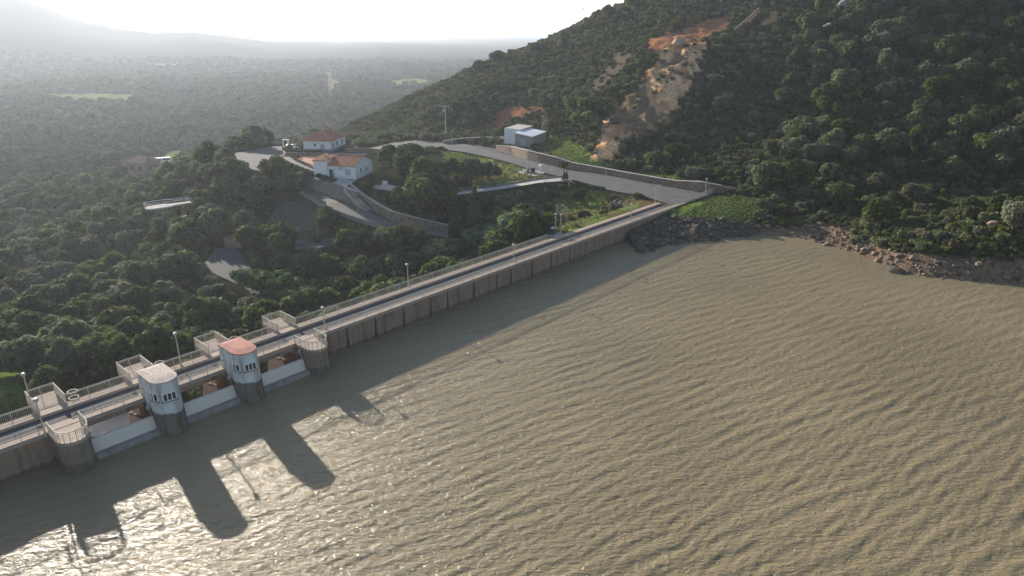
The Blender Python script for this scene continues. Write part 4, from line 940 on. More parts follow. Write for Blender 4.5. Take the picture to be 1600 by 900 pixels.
T.part('roof', MB().hexa([P(s0 - .15, -2.75, 3.74), P(s1 + .25, -2.75, 3.12), P(s1 + .25, 5.2, 3.73), P(s0 - .15, 5.2, 4.24)], [P(s0 - .15, -2.75, 3.9), P(s1 + .25, -2.75, 3.28), P(s1 + .25, 5.2, 3.92), P(s0 - .15, 5.2, 4.42)]), 'metal_roof')
sh = MB()
for k in range(7): sh.box(P((s0 + s1) / 2 - .2, -2.53, .35 + k * .3), (2.4, .08, .27), rzh)
T.part('roller_shutter', sh, 'shutter')
T.part('shutter_frame', MB().box(P((s0 + s1) / 2 - 1.5, -2.53, 1.2), (.14, .14, 2.4), rzh).box(P((s0 + s1) / 2 + 1.1, -2.53, 1.2), (.14, .14, 2.4), rzh).box(P((s0 + s1) / 2 - .2, -2.53, 2.47), (2.8, .14, .14), rzh), 'grey_block')
# distant house and parked van in the valley woods
A = hit(201, 274); A[2] += 1.6; B = A + np.array([9.8, -2.7, 0]); u, v, L = frame_of(A, B); u3 = np.append(u, 0); v3 = np.append(v, 0); rzh = math.atan2(u[1], u[0]); Wd = 8.5
T = Thing('farm_house', A, 'ochre farmhouse with a dull tiled roof half hidden in the valley woods', 'house', rz=rzh)
T.part('wall', MB().hexa([P(0, 0, -3), P(L, 0, -3), P(L, Wd, -3), P(0, Wd, -3)], [P(0, 0, 4.2), P(L, 0, 4.2), P(L, Wd, 4.2), P(0, Wd, 4.2)]), 'ochre_wall')
E4 = [P(-.5, -.5, 4.2), P(L + .5, -.5, 4.2), P(L + .5, Wd + .5, 4.2), P(-.5, Wd + .5, 4.2)]; a1 = P(3.0, Wd / 2, 6.4); a2 = P(L - 3.0, Wd / 2, 6.4)
T.part('roof', MB().quadmesh(E4 + [a1, a2], [(3, 2, 1, 0), (0, 1, 5, 4), (1, 2, 5), (2, 3, 4, 5), (3, 0, 4)]), 'tile_dull')
for a in (2.8, 6.8): T.part('window', MB().box(P(a, -.02, 1.8), (1.6, .1, 1.5), rzh), 'dark')
for b2 in (2.2, 5.6): T.part('window', MB().box(P(L + .02, b2, 1.8), (.1, 1.4, 1.5), rzh), 'dark')
def vehicle(name, base, rz, Lc, Wc, hb, hc, label, cat, boxy=False):
    T = Thing(name, base, label, cat, rz=rz); b = np.array(base, float); ca, sa = math.cos(rz), math.sin(rz)
    X = lambda a, c, z: b + np.array([a * ca - c * sa, a * sa + c * ca, z])
    def prof(pts, w_):
        k = len(pts); V = [X(a, -w_ / 2, z) for a, z in pts] + [X(a, w_ / 2, z) for a, z in pts]
        return MB().quadmesh(V, [tuple(range(k)), tuple(range(2 * k - 1, k - 1, -1))] + [(i, k + i, k + (i + 1) % k, (i + 1) % k) for i in range(k)])
    h2 = Lc / 2
    if boxy: body = [(-h2, .35), (h2, .35), (h2, hb), (h2 - .35, hc), (-h2 + .15, hc), (-h2, hb)]
    else: body = [(-h2, .3), (h2, .3), (h2, hb * .8), (h2 - .9, hb), (h2 * .22, hc), (-h2 * .55, hc), (-h2 + .25, hb), (-h2, hb * .85)]
    bo = T.part('body', prof(body, Wc), 'car_white')
    for e in (-1, 1):
        for a in ([-.55, -.1, .35, .7] if boxy else [-.35, .12]):
            T.part('window', MB().box(X(a * h2, e * (Wc / 2 + .005), (hb + hc) / 2 - .05), (Lc * .16 if boxy else Lc * .19, .03, (hc - hb) * .7), rz), 'glass')
    T.part('windscreen', MB().box(X(h2 - (.15 if boxy else h2 * .45), 0, (hb + hc) / 2), (.12, Wc * .86, (hc - hb) * .8), rz), 'glass')
    for a in (-.62, .62):
        for e in (-1, 1): T.part('wheel', MB().tube(X(a * h2, e * (Wc / 2 - .2), .33), X(a * h2, e * (Wc / 2 + .02), .33), .33, .33, 12), 'tyre')
    return T
vb = hit(253, 261) + np.array([0, 0, 1.2]); vehicle('minibus', vb, math.atan2(8, 9) - .25, 8.5, 2.6, 1.7, 3.0, 'white minibus parked beside the ochre farmhouse in the valley', 'minibus', True)
cb = at(456, 233.2, 3.45); vehicle('parked_car', cb, .35, 4.3, 1.8, .9, 1.45, 'white car parked behind the hedge of the hip roofed house', 'car')
# white kiosk and tiled block by the upper car park
kb = at(446.5, 229.6, 3.3); T = Thing('kiosk', kb, 'tiny white kiosk with an arched dark opening by the car park', 'kiosk')
T.part('wall', MB().box(kb + [0, .8, 1.0], (1.7, 1.3, 2.0), 0), 'white'); T.part('opening', MB().box(kb + [0, .14, .95], (.9, .06, 1.4), 0).tube(kb + [0, .115, 1.6], kb + [0, .165, 1.6], .45, .45, 12), 'dark'); T.part('roof', MB().box(kb + [0, .8, 2.06], (1.95, 1.55, .12), 0), 'cap')
kb = at(424, 255.5, 3.2); T = Thing('tiled_planter', kb, 'pinkish tiled block with a brick base at the car park corner', 'planter')
T.part('base', MB().box(kb + [0, 0, .3], (1.9, 1.1, .9), -.5), 'brick'); T.part('slab', MB().hexa([kb + [-1.1, -.3, .76], kb + [.9, -1.1, .76], kb + [1.2, .3, .76], kb + [-.7, .9, .76]], [kb + [-1.1, -.3, .9], kb + [.9, -1.1, .9], kb + [1.2, .3, 1.2], kb + [-.7, .9, 1.2]]), 'tile_edge')
# raised bed with orange soil beside the gable house
Q = [at(*p, 3.2) for p in [(467,251),(474,247),(496,247),(506,252),(505,268),(486,259)]]
T = Thing('raised_bed', Q[0], 'kerbed bed of bare orange soil beside the gable house', 'planter')
T.part('soil', MB().hexa([p - [0, 0, .4] for p in Q], [p + [0, 0, .32] for p in Q]), 'soil')
kb_ = MB()
for a, b2 in zip(Q, Q[1:] + Q[:1]):
    dd = (b2 - a); nn_ = np.array([-dd[1], dd[0], 0]) / np.linalg.norm(dd) * .16
    kb_.hexa([a - nn_ - [0, 0, .3], b2 - nn_ - [0, 0, .3], b2 + nn_ - [0, 0, .3], a + nn_ - [0, 0, .3]], [a - nn_ + [0, 0, .45], b2 - nn_ + [0, 0, .45], b2 + nn_ + [0, 0, .45], a + nn_ + [0, 0, .45]])
T.part('kerb', kb_, 'brick')

# ------------------------------------------------------------------ statue, weather station, power pole, mast, platform, barrier
sb = at(883, 283, 3.2)
T = Thing('statue', sb, 'dark bronze sculpture of two joined upright forms at the path end', 'statue')
T.part('plinth', MB().box(sb + [0, 0, .1], (2.0, 1.3, .35), .2), 'stone_grey')
def skinned(T, name, V, E, rad, mtl):
    me = bpy.data.meshes.new(name); me.from_pydata([tuple(np.array(p, float) - np.array(T.loc)) for p in V], E, []); o = bpy.data.objects.new(name, me); COL.objects.link(o)
    sk = o.modifiers.new('skin', 'SKIN'); 
    for q, r_ in zip(me.skin_vertices[0].data, rad): q.radius = (r_, r_)
    me.skin_vertices[0].data[0].use_root = True
    ss = o.modifiers.new('sub', 'SUBSURF'); ss.levels = 1; ss.render_levels = 1
    dg = bpy.context.evaluated_depsgraph_get(); me2 = bpy.data.meshes.new_from_object(o.evaluated_get(dg)); o.modifiers.clear(); o.data = me2
    me2.materials.clear(); me2.materials.append(M[mtl]); o.parent = T.o; o.location = (0, 0, 0); return o
for e in (-1, 1):
    skinned(T, 'figure', [sb + [e * .42, 0, .3], sb + [e * .42, .05, .9], sb + [e * .30, .05, 1.5], sb + [e * .24, 0, 2.0], sb + [e * .30, 0, 2.35], sb + [e * .36, -.02, 2.68], sb + [e * .62, -.15, 1.25], sb + [e * .6, -.3, .75]],
            [(0, 1), (1, 2), (2, 3), (3, 4), (4, 5), (2, 6), (6, 7)], [.46, .40, .33, .26, .13, .20, .14, .12], 'bronze')
ws = [at(*p, 3.3) for p in [(803,271.5),(840,276),(853,269.5),(820,264.5)]]
wc = sum(ws) / 4
T = Thing('weather_station', wc, 'fenced weather station on a slab with a tall mast and white screen box', 'weather station')
T.part('slab', MB().hexa([p - [0, 0, .3] for p in ws], [p + [0, 0, .12] for p in ws]), 'concrete')
fp = MB(); 
for a, b2 in zip(ws, ws[1:] + ws[:1]):
    for k in range(4): 
        c = a + (b2 - a) * k / 4; T.part('fence_post', MB().tube(c, c + [0, 0, 2.2], .045, .04, 5), 'steel')
    for z in (1.0, 2.15): fp.tube(a + [0, 0, z], b2 + [0, 0, z], .02, .02, 4)
T.part('fence_wire', fp, 'steel')
mp_ = at(824, 267.5, 3.3)
T.part('mast', MB().tube(mp_, mp_ + [0, 0, 5.2], .08, .05, 6).box(mp_ + [0, 0, 5.1], (.35, .35, .4)), 'pole')
T.part('screen_box', MB().box(wc + [2.6, .8, 1.7], (.7, .55, .6), .3).tube(wc + [2.6, .8, .1], wc + [2.6, .8, 1.4], .07), 'white')
T.part('rain_gauge', MB().tube(wc + [-.6, -.2, .1], wc + [-.6, -.2, 1.1], .28, .28, 10).box(wc + [.5, .1, .7], (1.2, .6, 1.1), .3), 'bronze')
pb = at(697, 217.5, 3.8)
T = Thing('power_pole', pb, 'tall pale concrete power pole with a crossarm before the scrub hill', 'pole')
T.part('pole', MB().hexa([pb + [x * .24, y * .18, -.4] for x, y in ((-1, -1), (1, -1), (1, 1), (-1, 1))], [pb + [x * .12, y * .1, 10.6] for x, y in ((-1, -1), (1, -1), (1, 1), (-1, 1))]), 'pole')
T.part('crossarm', MB().box(pb + [0, 0, 10.2], (2.6, .14, .14), .15), 'pole')
for x in (-1.2, 0, 1.2): T.part('insulator', MB().tube(pb + [x, 0, 10.28], pb + [x, 0, 10.62], .08, .05, 8), 'steel')
T.part('transformer', MB().tube(pb + [-.45, -.1, 8.6], pb + [-.45, -.1, 9.4], .28, .28, 10), 'steel')
T.part('footing', MB().box(pb + [0, 0, .1], (1.3, 1.1, .5)), 'cap')
mbs = hit(911, 46); T = Thing('radio_mast', mbs, 'thin mast standing on the ridge line of the scrub hill', 'mast')
T.part('pole', MB().tube(mbs - [0, 0, 1], mbs + [0, 0, 8.5], .10, .05, 6), 'steel'); T.part('antenna', MB().box(mbs + [0, 0, 7.8], (.5, .12, .7)), 'steel')
# cantilevered viewing walkway on the wooded spur
va, vb2 = at(232, 326, -3.4), at(298, 314, -3.0)
T = Thing('viewing_walkway', va, 'narrow pale viewing walkway with railings reaching out over the wooded spur', 'walkway')
dv = vb2 - va; Lw = np.linalg.norm(dv[:2]); ud = np.array([dv[0], dv[1], 0]) / Lw; pd = np.array([-ud[1], ud[0], 0])
OUT = [va + ud * 6 - pd * .9, va + ud * 4 - pd * 1.9] + [va + ud * (1.2 - 2.0 * math.sin(a)) - pd * (1.9 * math.cos(a)) for a in np.linspace(0, math.pi, 9)] + [va + ud * 4 + pd * 1.9, va + ud * 6 + pd * .9]
E1 = [vb2 - pd * .9] + OUT + [vb2 + pd * .9]
E1 = [np.array([p[0], p[1], -3.2]) for p in E1]
T.part('deck', MB().hexa([p - [0, 0, .35] for p in E1], E1), 'path')
T.part('handrail', MB().path([p + [0, 0, 1.05] for p in E1], .06, 5), 'white'); T.part('mid_rail', MB().path([p + [0, 0, .55] for p in E1], .03, 4), 'rail')
for p in E1[::2] + [E1[0] * (1 - f) + E1[1] * f for f in (.25, .5, .75)] + [E1[-1] * (1 - f) + E1[-2] * f for f in (.25, .5, .75)]: T.part('post', MB().tube(p, p + [0, 0, 1.05], .035, .035, 5), 'rail')
for f in (.6, .95):
    c = va + dv * f; T.part('column', MB().tube([c[0], c[1], -12], [c[0], c[1], -3.55], .25, .2, 8), 'bark')
# timber barrier on the landslide
ba, bb = hit(1146, 52), hit(1184, 25)
ba[2] += 1.0; bb[2] += 2.2
T = Thing('timber_barrier', ba, 'slanting pale timber barrier on the red landslide scar', 'barrier')
T.part('beam', MB().tube(ba, bb, .30, .42, 8), 'timber'); T.part('beam', MB().tube(ba + (bb - ba) * .55 + [0, -.6, -.9], bb + [.2, -.6, -.9], .3, .36, 8), 'timber')
for f in (.3, .5, .65, .8): 
    c = ba + (bb - ba) * f; T.part('prop', MB().tube(c, c + [.3, -1.8, -4.2], .2, .2, 6), 'timber')

# far white farm buildings
for k, (px_, py_, w_) in enumerate([(251, 107, 12), (260, 107.5, 9), (268, 107, 12)]):
    b_ = hit(px_, py_, 400, 4000); T = Thing('farm_building', b_, ['leftmost white building of the far hazy farm', 'middle white building of the far hazy farm', 'rightmost white building of the far hazy farm'][k], 'building', 'far white farm')
    T.part('wall', MB().box(b_ + [0, 0, 2], (w_, 8, 7)), 'white')
    T.part('roof', MB().quadmesh([b_ + [-w_ / 2 - .3, -4.3, 5.52], b_ + [w_ / 2 + .3, -4.3, 5.52], b_ + [w_ / 2 + .3, 4.3, 5.52], b_ + [-w_ / 2 - .3, 4.3, 5.52], b_ + [-w_ / 2 - .3, 0, 7.6], b_ + [w_ / 2 + .3, 0, 7.6]], [(3, 2, 1, 0), (0, 1, 5, 4), (2, 3, 4, 5), (1, 2, 5), (3, 0, 4)]), 'cap')

# ------------------------------------------------------------------ river pool below the spillway
mb = MB(); q = POOL
mb.quadmesh(q, [(0, 1, 2, 3, 4)]); M['pool'] = water_mat('pool_water', (0.10, 0.10, 0.085), 0.05, 2.0, 0.1); mb.build('river_pool', 'pool')['kind'] = 'structure'

# ------------------------------------------------------------------ rocks
def rock_mesh(seed, sub=2):
    bm = bmesh.new(); bmesh.ops.create_icosphere(bm, subdivisions=sub, radius=1); r_ = random.Random(seed)
    pl = [(Vector((r_.gauss(0, 1), r_.gauss(0, 1), r_.gauss(0, 1))).normalized(), r_.uniform(.55, .85)) for _ in range(9)]
    for v_ in bm.verts:
        for n_, d_ in pl:
            k = v_.co.dot(n_)
            if k > d_: v_.co -= n_ * (k - d_) * .92
        v_.co *= 1 + .05 * r_.uniform(-1, 1)
    me = bpy.data.meshes.new('boulder'); bm.to_mesh(me); bm.free(); return me
RM = {}
for mt in ('rock', 'rock_dark', 'rock_grey', 'cliff_rock'):
    RM[mt] = []
    for s_ in range(4): 
        me = rock_mesh(s_ + 10 * len(RM)); me.materials.append(M[mt]); RM[mt].append(me)
NROCK = []
def put_rock(p, r, mt, label, sq=None, group='loose boulders'):
    o = bpy.data.objects.new('boulder', RM[mt][random.randrange(4)]); COL.objects.link(o)
    o.location = p; s_ = sq or (random.uniform(.8, 1.3), random.uniform(.8, 1.2), random.uniform(.55, .9)); o.scale = (r * s_[0], r * s_[1], r * s_[2]); o.rotation_euler = (random.uniform(-.3, .3), random.uniform(-.3, .3), random.uniform(0, 6.28))
    tag(o, label, 'boulder', group); NROCK.append(o); return o

# ------------------------------------------------------------------ foliage prototypes (unit crown radius)
def crown_mesh(name, clumps, ncard, size, mtl, seed, up=0.35, core=0.72, tint=(.7, 1.3)):
    r_ = np.random.default_rng(seed); cs = np.array(clumps, float)          # x y z r
    wts = cs[:, 3] ** 2; wts /= wts.sum(); Vs = []; Tn = []
    ct = r_.uniform(tint[0], tint[1], len(cs))
    k = r_.choice(len(cs), ncard, p=wts)
    d = r_.normal(size=(ncard, 3)); d[:, 2] += up; d /= np.linalg.norm(d, axis=1)[:, None]
    rad = r_.uniform(.78, 1.10, ncard)
    c = cs[k, :3] + d * (cs[k, 3] * rad)[:, None]
    # drop cards buried in other clumps
    bur = np.zeros(ncard, bool)
    for q in range(len(cs)): bur |= (np.linalg.norm(c - cs[q, :3], axis=1) < cs[q, 3] * .72) & (k != q)
    c, d, k = c[~bur], d[~bur], k[~bur]; n = len(c)
    nrm = d + r_.normal(0, .55, (n, 3)); nrm /= np.linalg.norm(nrm, axis=1)[:, None]
    a = np.cross(nrm, r_.normal(size=(n, 3))); a /= np.linalg.norm(a, axis=1)[:, None]; b2 = np.cross(nrm, a)
    sz = size * r_.uniform(.6, 1.35, n)[:, None]
    V = np.stack([c - a * sz * .5 - b2 * sz * .35, c + a * sz * .5 - b2 * sz * .5, c + a * sz * .42 + b2 * sz * .5, c - a * sz * .55 + b2 * sz * .4], 1).reshape(-1, 3)
    F = np.arange(4 * n).reshape(n, 4); tn = ct[k] * r_.uniform(.8, 1.2, n)
    # inner leaf mass, tinted darker: shade inside the crown put into its colour
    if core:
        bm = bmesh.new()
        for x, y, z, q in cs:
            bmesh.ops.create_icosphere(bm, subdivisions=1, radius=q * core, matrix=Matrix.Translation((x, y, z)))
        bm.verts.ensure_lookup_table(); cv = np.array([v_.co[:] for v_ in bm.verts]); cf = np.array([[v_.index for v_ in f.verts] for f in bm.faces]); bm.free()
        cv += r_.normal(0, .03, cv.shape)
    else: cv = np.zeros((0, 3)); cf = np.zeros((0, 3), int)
    me = bpy.data.meshes.new(name); nv = len(V)
    faces = [tuple(f) for f in F.tolist()] + [tuple(f) for f in (cf + nv).tolist()]
    me.from_pydata(np.vstack([V, cv]).tolist(), [], faces)
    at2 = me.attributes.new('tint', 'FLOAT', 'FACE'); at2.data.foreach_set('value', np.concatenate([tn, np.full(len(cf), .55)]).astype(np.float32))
    me.materials.append(M[mtl]); me.update(); return me
def clumps_round(seed, n, h0, h1, flat=.75, rr_=(.32, .5)):
    r_ = np.random.default_rng(seed); out = [(0, 0, (h0 + h1) / 2, .55)]
    for i in range(n):
        a = r_.uniform(0, 6.283); q = math.sqrt(r_.random()) * .72; z = h0 + (h1 - h0) * (r_.uniform(.15, 1) * math.sqrt(max(0, 1 - (q / 1.0) ** 2)))
        out.append((q * math.cos(a), q * math.sin(a), z, r_.uniform(*rr_)))
    return out
def trunk_mesh(name, h, r0, seed, mtl, limbs=4, spread=.55, lean=0.0):
    r_ = random.Random(seed); m = MB(); p0 = Vector((0, 0, -.25)); top = Vector((lean * h, 0, h * .62)); mid = top * .5 + Vector((r_.uniform(-.05, .05), r_.uniform(-.05, .05), 0))
    m.tube(p0, mid, r0, r0 * .8, 7); m.tube(mid, top, r0 * .8, r0 * .6, 7)
    for i in range(limbs):
        a = i * 6.283 / limbs + r_.uniform(-.4, .4); st = p0 + (top - p0) * r_.uniform(.55, .95); en = top + Vector((math.cos(a) * spread, math.sin(a) * spread, h * r_.uniform(.15, .42)))
        md = (st + en) / 2 + Vector((0, 0, -.06)); m.tube(st, md, r0 * .5, r0 * .35, 5); m.tube(md, en, r0 * .35, r0 * .14, 5)
    me = bpy.data.meshes.new(name); me.from_pydata(m.v, [], m.f); me.materials.append(M[mtl]); return me
TREES = {}
def species(kind, crowns, trunks): TREES[kind] = (crowns, trunks)
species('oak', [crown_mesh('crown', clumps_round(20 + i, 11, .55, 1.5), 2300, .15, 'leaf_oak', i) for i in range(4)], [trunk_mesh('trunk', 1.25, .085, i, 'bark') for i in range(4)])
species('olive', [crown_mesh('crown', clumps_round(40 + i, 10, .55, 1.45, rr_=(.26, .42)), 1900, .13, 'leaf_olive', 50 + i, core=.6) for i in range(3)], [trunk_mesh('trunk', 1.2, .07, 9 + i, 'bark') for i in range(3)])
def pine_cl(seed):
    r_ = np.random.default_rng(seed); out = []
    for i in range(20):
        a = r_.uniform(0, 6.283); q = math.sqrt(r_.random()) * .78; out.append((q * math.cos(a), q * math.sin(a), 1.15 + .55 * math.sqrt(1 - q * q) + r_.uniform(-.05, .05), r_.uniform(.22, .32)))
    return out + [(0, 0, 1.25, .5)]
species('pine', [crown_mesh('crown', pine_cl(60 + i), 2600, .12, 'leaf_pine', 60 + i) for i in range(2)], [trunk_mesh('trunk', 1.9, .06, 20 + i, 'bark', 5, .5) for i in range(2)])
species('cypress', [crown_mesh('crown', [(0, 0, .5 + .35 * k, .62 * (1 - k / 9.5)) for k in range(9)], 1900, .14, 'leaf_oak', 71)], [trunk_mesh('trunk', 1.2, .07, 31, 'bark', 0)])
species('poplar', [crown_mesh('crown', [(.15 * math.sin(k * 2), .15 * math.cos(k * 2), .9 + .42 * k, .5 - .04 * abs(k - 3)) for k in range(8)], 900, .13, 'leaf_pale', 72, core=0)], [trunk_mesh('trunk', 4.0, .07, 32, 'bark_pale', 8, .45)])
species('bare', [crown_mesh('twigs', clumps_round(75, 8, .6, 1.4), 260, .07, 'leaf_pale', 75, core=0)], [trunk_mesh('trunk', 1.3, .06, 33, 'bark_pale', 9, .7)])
SHRUB = {}
def shr_cl(seed, n=5):
    r_ = np.random.default_rng(seed); return [(0, 0, .25, .6)] + [(r_.uniform(-.6, .6), r_.uniform(-.6, .6), r_.uniform(.25, .6), r_.uniform(.28, .45)) for _ in range(n)]
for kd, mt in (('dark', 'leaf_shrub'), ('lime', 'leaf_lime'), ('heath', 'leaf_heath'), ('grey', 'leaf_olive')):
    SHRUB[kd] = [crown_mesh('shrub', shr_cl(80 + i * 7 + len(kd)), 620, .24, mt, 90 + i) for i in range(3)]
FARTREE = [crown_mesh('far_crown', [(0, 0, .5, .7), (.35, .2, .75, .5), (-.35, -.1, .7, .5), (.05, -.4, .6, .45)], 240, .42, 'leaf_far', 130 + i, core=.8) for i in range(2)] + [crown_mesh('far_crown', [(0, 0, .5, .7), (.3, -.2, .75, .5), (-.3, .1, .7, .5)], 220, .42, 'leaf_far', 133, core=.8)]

def place_tree(kind, p, r, label, group, var=None, rz=None, name=None, sz=1.0):
    cr, tr = TREES[kind]; i = (random.randrange(len(cr)) if var is None else var)
    nm = name or {'oak': 'oak_tree', 'olive': 'olive_tree', 'pine': 'pine_tree', 'cypress': 'cypress_tree', 'poplar': 'poplar_tree', 'bare': 'bare_tree'}[kind]
    o = empty(nm, p, label, 'tree', group, random.uniform(0, 6.28) if rz is None else rz); o.scale = (r, r, r * sz)
    for me_, n_ in ((tr[i % len(tr)], 'trunk'), (cr[i], 'crown')):
        c = bpy.data.objects.new(n_, me_); COL.objects.link(c); c.parent = o
    return o

# ------------------------------------------------------------------ planting
PAV = [(P_[:, :2], m_) for P_, m_, d_ in PATCH]
_damx = [D(S0 - 40, -3, 0)[:2], D(S1 + 3, -3, 0)[:2], D(S1 + 3, WD + 1.5, 0)[:2], D(S0 - 40, WD + 1.5, 0)[:2]]
def free(x, y, marg):
    ok = ~inpoly(x, y, np.array(_damx)) & ~inpoly(x, y, RES)
    for P_, m_ in PAV:
        lo = P_.min(0) - 8; hi = P_.max(0) + 8; b = ok & (x > lo[0]) & (x < hi[0]) & (y > lo[1]) & (y < hi[1])
        if b.any():
            bad = inpoly(x[b], y[b], P_) | (segdist(x[b], y[b], P_) < (marg[b] if np.ndim(marg) else marg))
            q = np.where(b)[0][bad]; ok[q] = False
    return ok
def visible(x, y, z):
    """line of sight over the ground from the viewpoint"""
    ok = np.ones(len(x), bool)
    for f in np.linspace(.25, .985, 45):
        ok &= (CAM_H + (z - CAM_H) * f) > gz(x * f, y * f) - 3.0
    px, py = proj(x, y, z)
    return ok & (px > -260) & (px < 1950) & (py > -90) & (py < 960)
def scatter(x0, x1, y0, y1, d):
    nx, ny = int((x1 - x0) / d), int((y1 - y0) / d)
    gx, gy = np.meshgrid(np.arange(nx), np.arange(ny)); x = x0 + (gx + .5 * (gy % 2) + rng.uniform(-.42, .42, gx.shape)) * d; y = y0 + (gy + rng.uniform(-.42, .42, gx.shape)) * d
    return x.ravel(), y.ravel()
def inreg(px, py, *Ps):
    m = np.zeros(px.shape, bool)
    for P_ in Ps: m |= inpoly(px, py, P_)
    return m
OPEN = [LAWN, BANK, MEADOW, MOUND, GPATCH, GPATCH2, GLEFT, GPARK, CLIFF, REDB, REDC, REDD, REDE, ROCKS, RIPRAP, SCREE, GULLY]
# zones (image outline of ground areas)
Z_SCRUB = [(480,221),(440,205),(520,196),(700,110),(880,40),(1000,-60),(1300,-80),(1240,90),(1110,180),(1000,250),(940,240),(860,200),(700,215),(640,222),(560,234),(545,222)]
Z_HILL = [(940,250),(1000,258),(1100,180),(1240,90),(1300,-90),(2000,-150),(2000,425),(1700,400),(1450,390),(1300,345),(1200,345),(1130,300),(1060,285)]
trees = []; shrubs = []     # x, y, z, r, kind index
# a) woods of the valley and spur
x, y = scatter(-230, 60, 55, 330, 5.6); r = rng.uniform(2.2, 4.5, x.size) * (0.85 + .3 * rng.random(x.size)); z = gz(x, y); px, py = proj(x, y, z)
xs, ts = dst(x, y)
m = (ts > 7 + r * .7) & ~inreg(px, py, *OPEN, Z_SCRUB, Z_HILL, *FIELDS) & free(x, y, r * .75) & (z < 6.5) & (np.hypot(x, y) < 330)
m &= ~((px > 660) & (py < 232) & (py > 150)) & ~((px > 560) & (py < 250)) 
m &= ~((px > 415) & (px < 600) & (py > 200) & (py < 300))                 # around the houses
m &= ~((px > 600) & (px < 1030) & (py > 240) & (py < 296))                  # lawn and road edge planted by hand
m &= ~((px > 490) & (px < 720) & (py > 290) & (py < 375))                   # ramp walls, planted by hand
m &= ~((px > 255) & (px < 420) & (py > 380) & (py < 470) & free(x, y, 0.0) & ~free(x, y, r * 1.25))
m &= ~inpoly(px, py, np.array([(790,300),(900,278),(1010,300),(960,350),(830,345)]))
m &= ~((z < -11.0) & (xs > -80) & (xs < -30) & (ts < 36))                   # river pool
m &= ~((px > 192) & (px < 288) & (py > 244) & (py < 298) & (np.hypot(x, y) > 170))
for i in np.where(m)[0]:
    u_ = rng.random(); k = 'oak'
    if u_ < .17: k = 'olive'
    elif u_ < .24 and py[i] > 330: k = 'pine'
    trees.append([x[i], y[i], z[i], r[i] * (.85 if k == 'pine' else 1), k])
# b) trees on the right hillside
x, y = scatter(30, 260, 88, 330, 6.8); r = rng.uniform(2.0, 3.5, x.size) * 1.0; z = gz(x, y); px, py = proj(x, y, z)
m = inpoly(px, py, np.array(Z_HILL)) & ~inreg(px, py, *OPEN) & free(x, y, r) & (z > 1.5)
big = (px > 1230) & (py < 270); r = np.where(big, r * 1.35, r); dens = np.where(big, .75, .40); m &= rng.random(x.size) < dens
for i in np.where(m)[0]: trees.append([x[i], y[i], z[i], r[i], 'olive' if rng.random() < .38 else 'oak'])
# c) ridge trees and hand placed trees
hand = []
def ht(px_, py_, r_, kind, label, sz=1.0, h=None):
    p = hit(px_, py_) if h is None else at(px_, py_, h); hand.append((p, r_, kind, label, sz))
ht(912, 215, 4.2, 'pine', 'round-headed pine nearest the grass, left of the cliff', .85)
ht(924, 192, 4.6, 'pine', 'round-headed pine right behind the nearest one, touching the cliff', .8)
ht(897, 186, 4.2, 'pine', 'round-headed pine at the back left of the three by the cliff', .8)
ht(852, 222, 2.0, 'poplar', 'slim pale poplar beside the grey shed', 1.0)
ht(1116, 140, 2.4, 'pine', 'small round tree standing alone right of the cliff', .9)
ht(835, 84, 2.6, 'oak', 'round oak breaking the ridge line in the middle of the hill', .9)
ht(776, 100, 3.2, 'oak', 'dark oak breaking the ridge line above the power pole', .9)
ht(748, 112, 3.0, 'oak', 'dark oak on the ridge, left of the one above the power pole', .8)
ht(950, 28, 3.0, 'oak', 'dark oak on the ridge just right of the thin mast', .9)
ht(985, 12, 3.2, 'oak', 'oak highest on the visible ridge line', .9)
ht(672, 138, 3.2, 'oak', 'low oak on the lower ridge line over the far fields', .8)
ht(703, 124, 3.0, 'oak', 'oak on the ridge line right of the lowest ridge oak', .8)
ht(640, 272, 4.4, 'oak', 'big dark oak right of the gable house, left of the lawn', .9)
ht(612, 262, 3.4, 'oak', 'dark oak close behind the gable house gable end', .9)
ht(668, 290, 4.0, 'oak', 'dark oak behind the tiny block hut', .9)
ht(700, 280, 3.2, 'olive', 'grey green tree on the lower edge of the lawn', .9)
ht(735, 285, 3.4, 'oak', 'dark bushy tree at the lawn edge above the curved path', .9)
ht(765, 283, 2.8, 'oak', 'rightmost dark bush tree at the lawn edge', .9)
ht(655, 330, 5.2, 'oak', 'very large dark oak below the garden terrace', .95)
ht(690, 335, 4.2, 'oak', 'large dark oak right of the biggest one under the terrace', .9)
ht(628, 322, 2.6, 'oak', 'small dark tree at the left foot of the terrace wall', .9)
ht(574, 300, 2.0, 'oak', 'small dark tree between terrace wall and stairs', .8)
ht(712, 372, 3.0, 'cypress', 'dark pointed cypress left of its twin in the garden slope', .95)
ht(742, 362, 3.2, 'cypress', 'taller dark pointed cypress in the garden slope', 1.05)
ht(640, 395, 4.0, 'olive', 'grey green olive overhanging the lower end of the ramp', .9)
ht(600, 392, 3.6, 'olive', 'grey green olive left of the ramp end', .9)
ht(760, 410, 5.0, 'pine', 'broad bright umbrella pine close behind the long railing', .75)
ht(815, 388, 4.8, 'pine', 'broad umbrella pine right of the brightest one behind the railing', .75)
ht(690, 428, 5.2, 'pine', 'umbrella pine behind the railing near the globe lamp', .7)
ht(800, 345, 4.2, 'olive', 'light green tree on the slope under the curved path', .9)
ht(460, 488, 5.2, 'pine', 'bright green umbrella pine just behind the last balcony', .6)
ht(425, 475, 4.4, 'pine', 'bright green pine left of the one behind the last balcony', .7)
ht(400, 400, 4.6, 'oak', 'large oak right of the lower car park', .9)
ht(440, 405, 4.6, 'oak', 'large oak between lower car park and near lane', .9)
ht(318, 384, 4.6, 'oak', 'big oak at the back left corner of the lower car park', .95)
ht(345, 374, 4.4, 'oak', 'big oak above the stone wall of the lower car park', .95)
ht(382, 462, 2.4, 'pine', 'lone leaning pine at the near tip of the lower car park', 1.1)
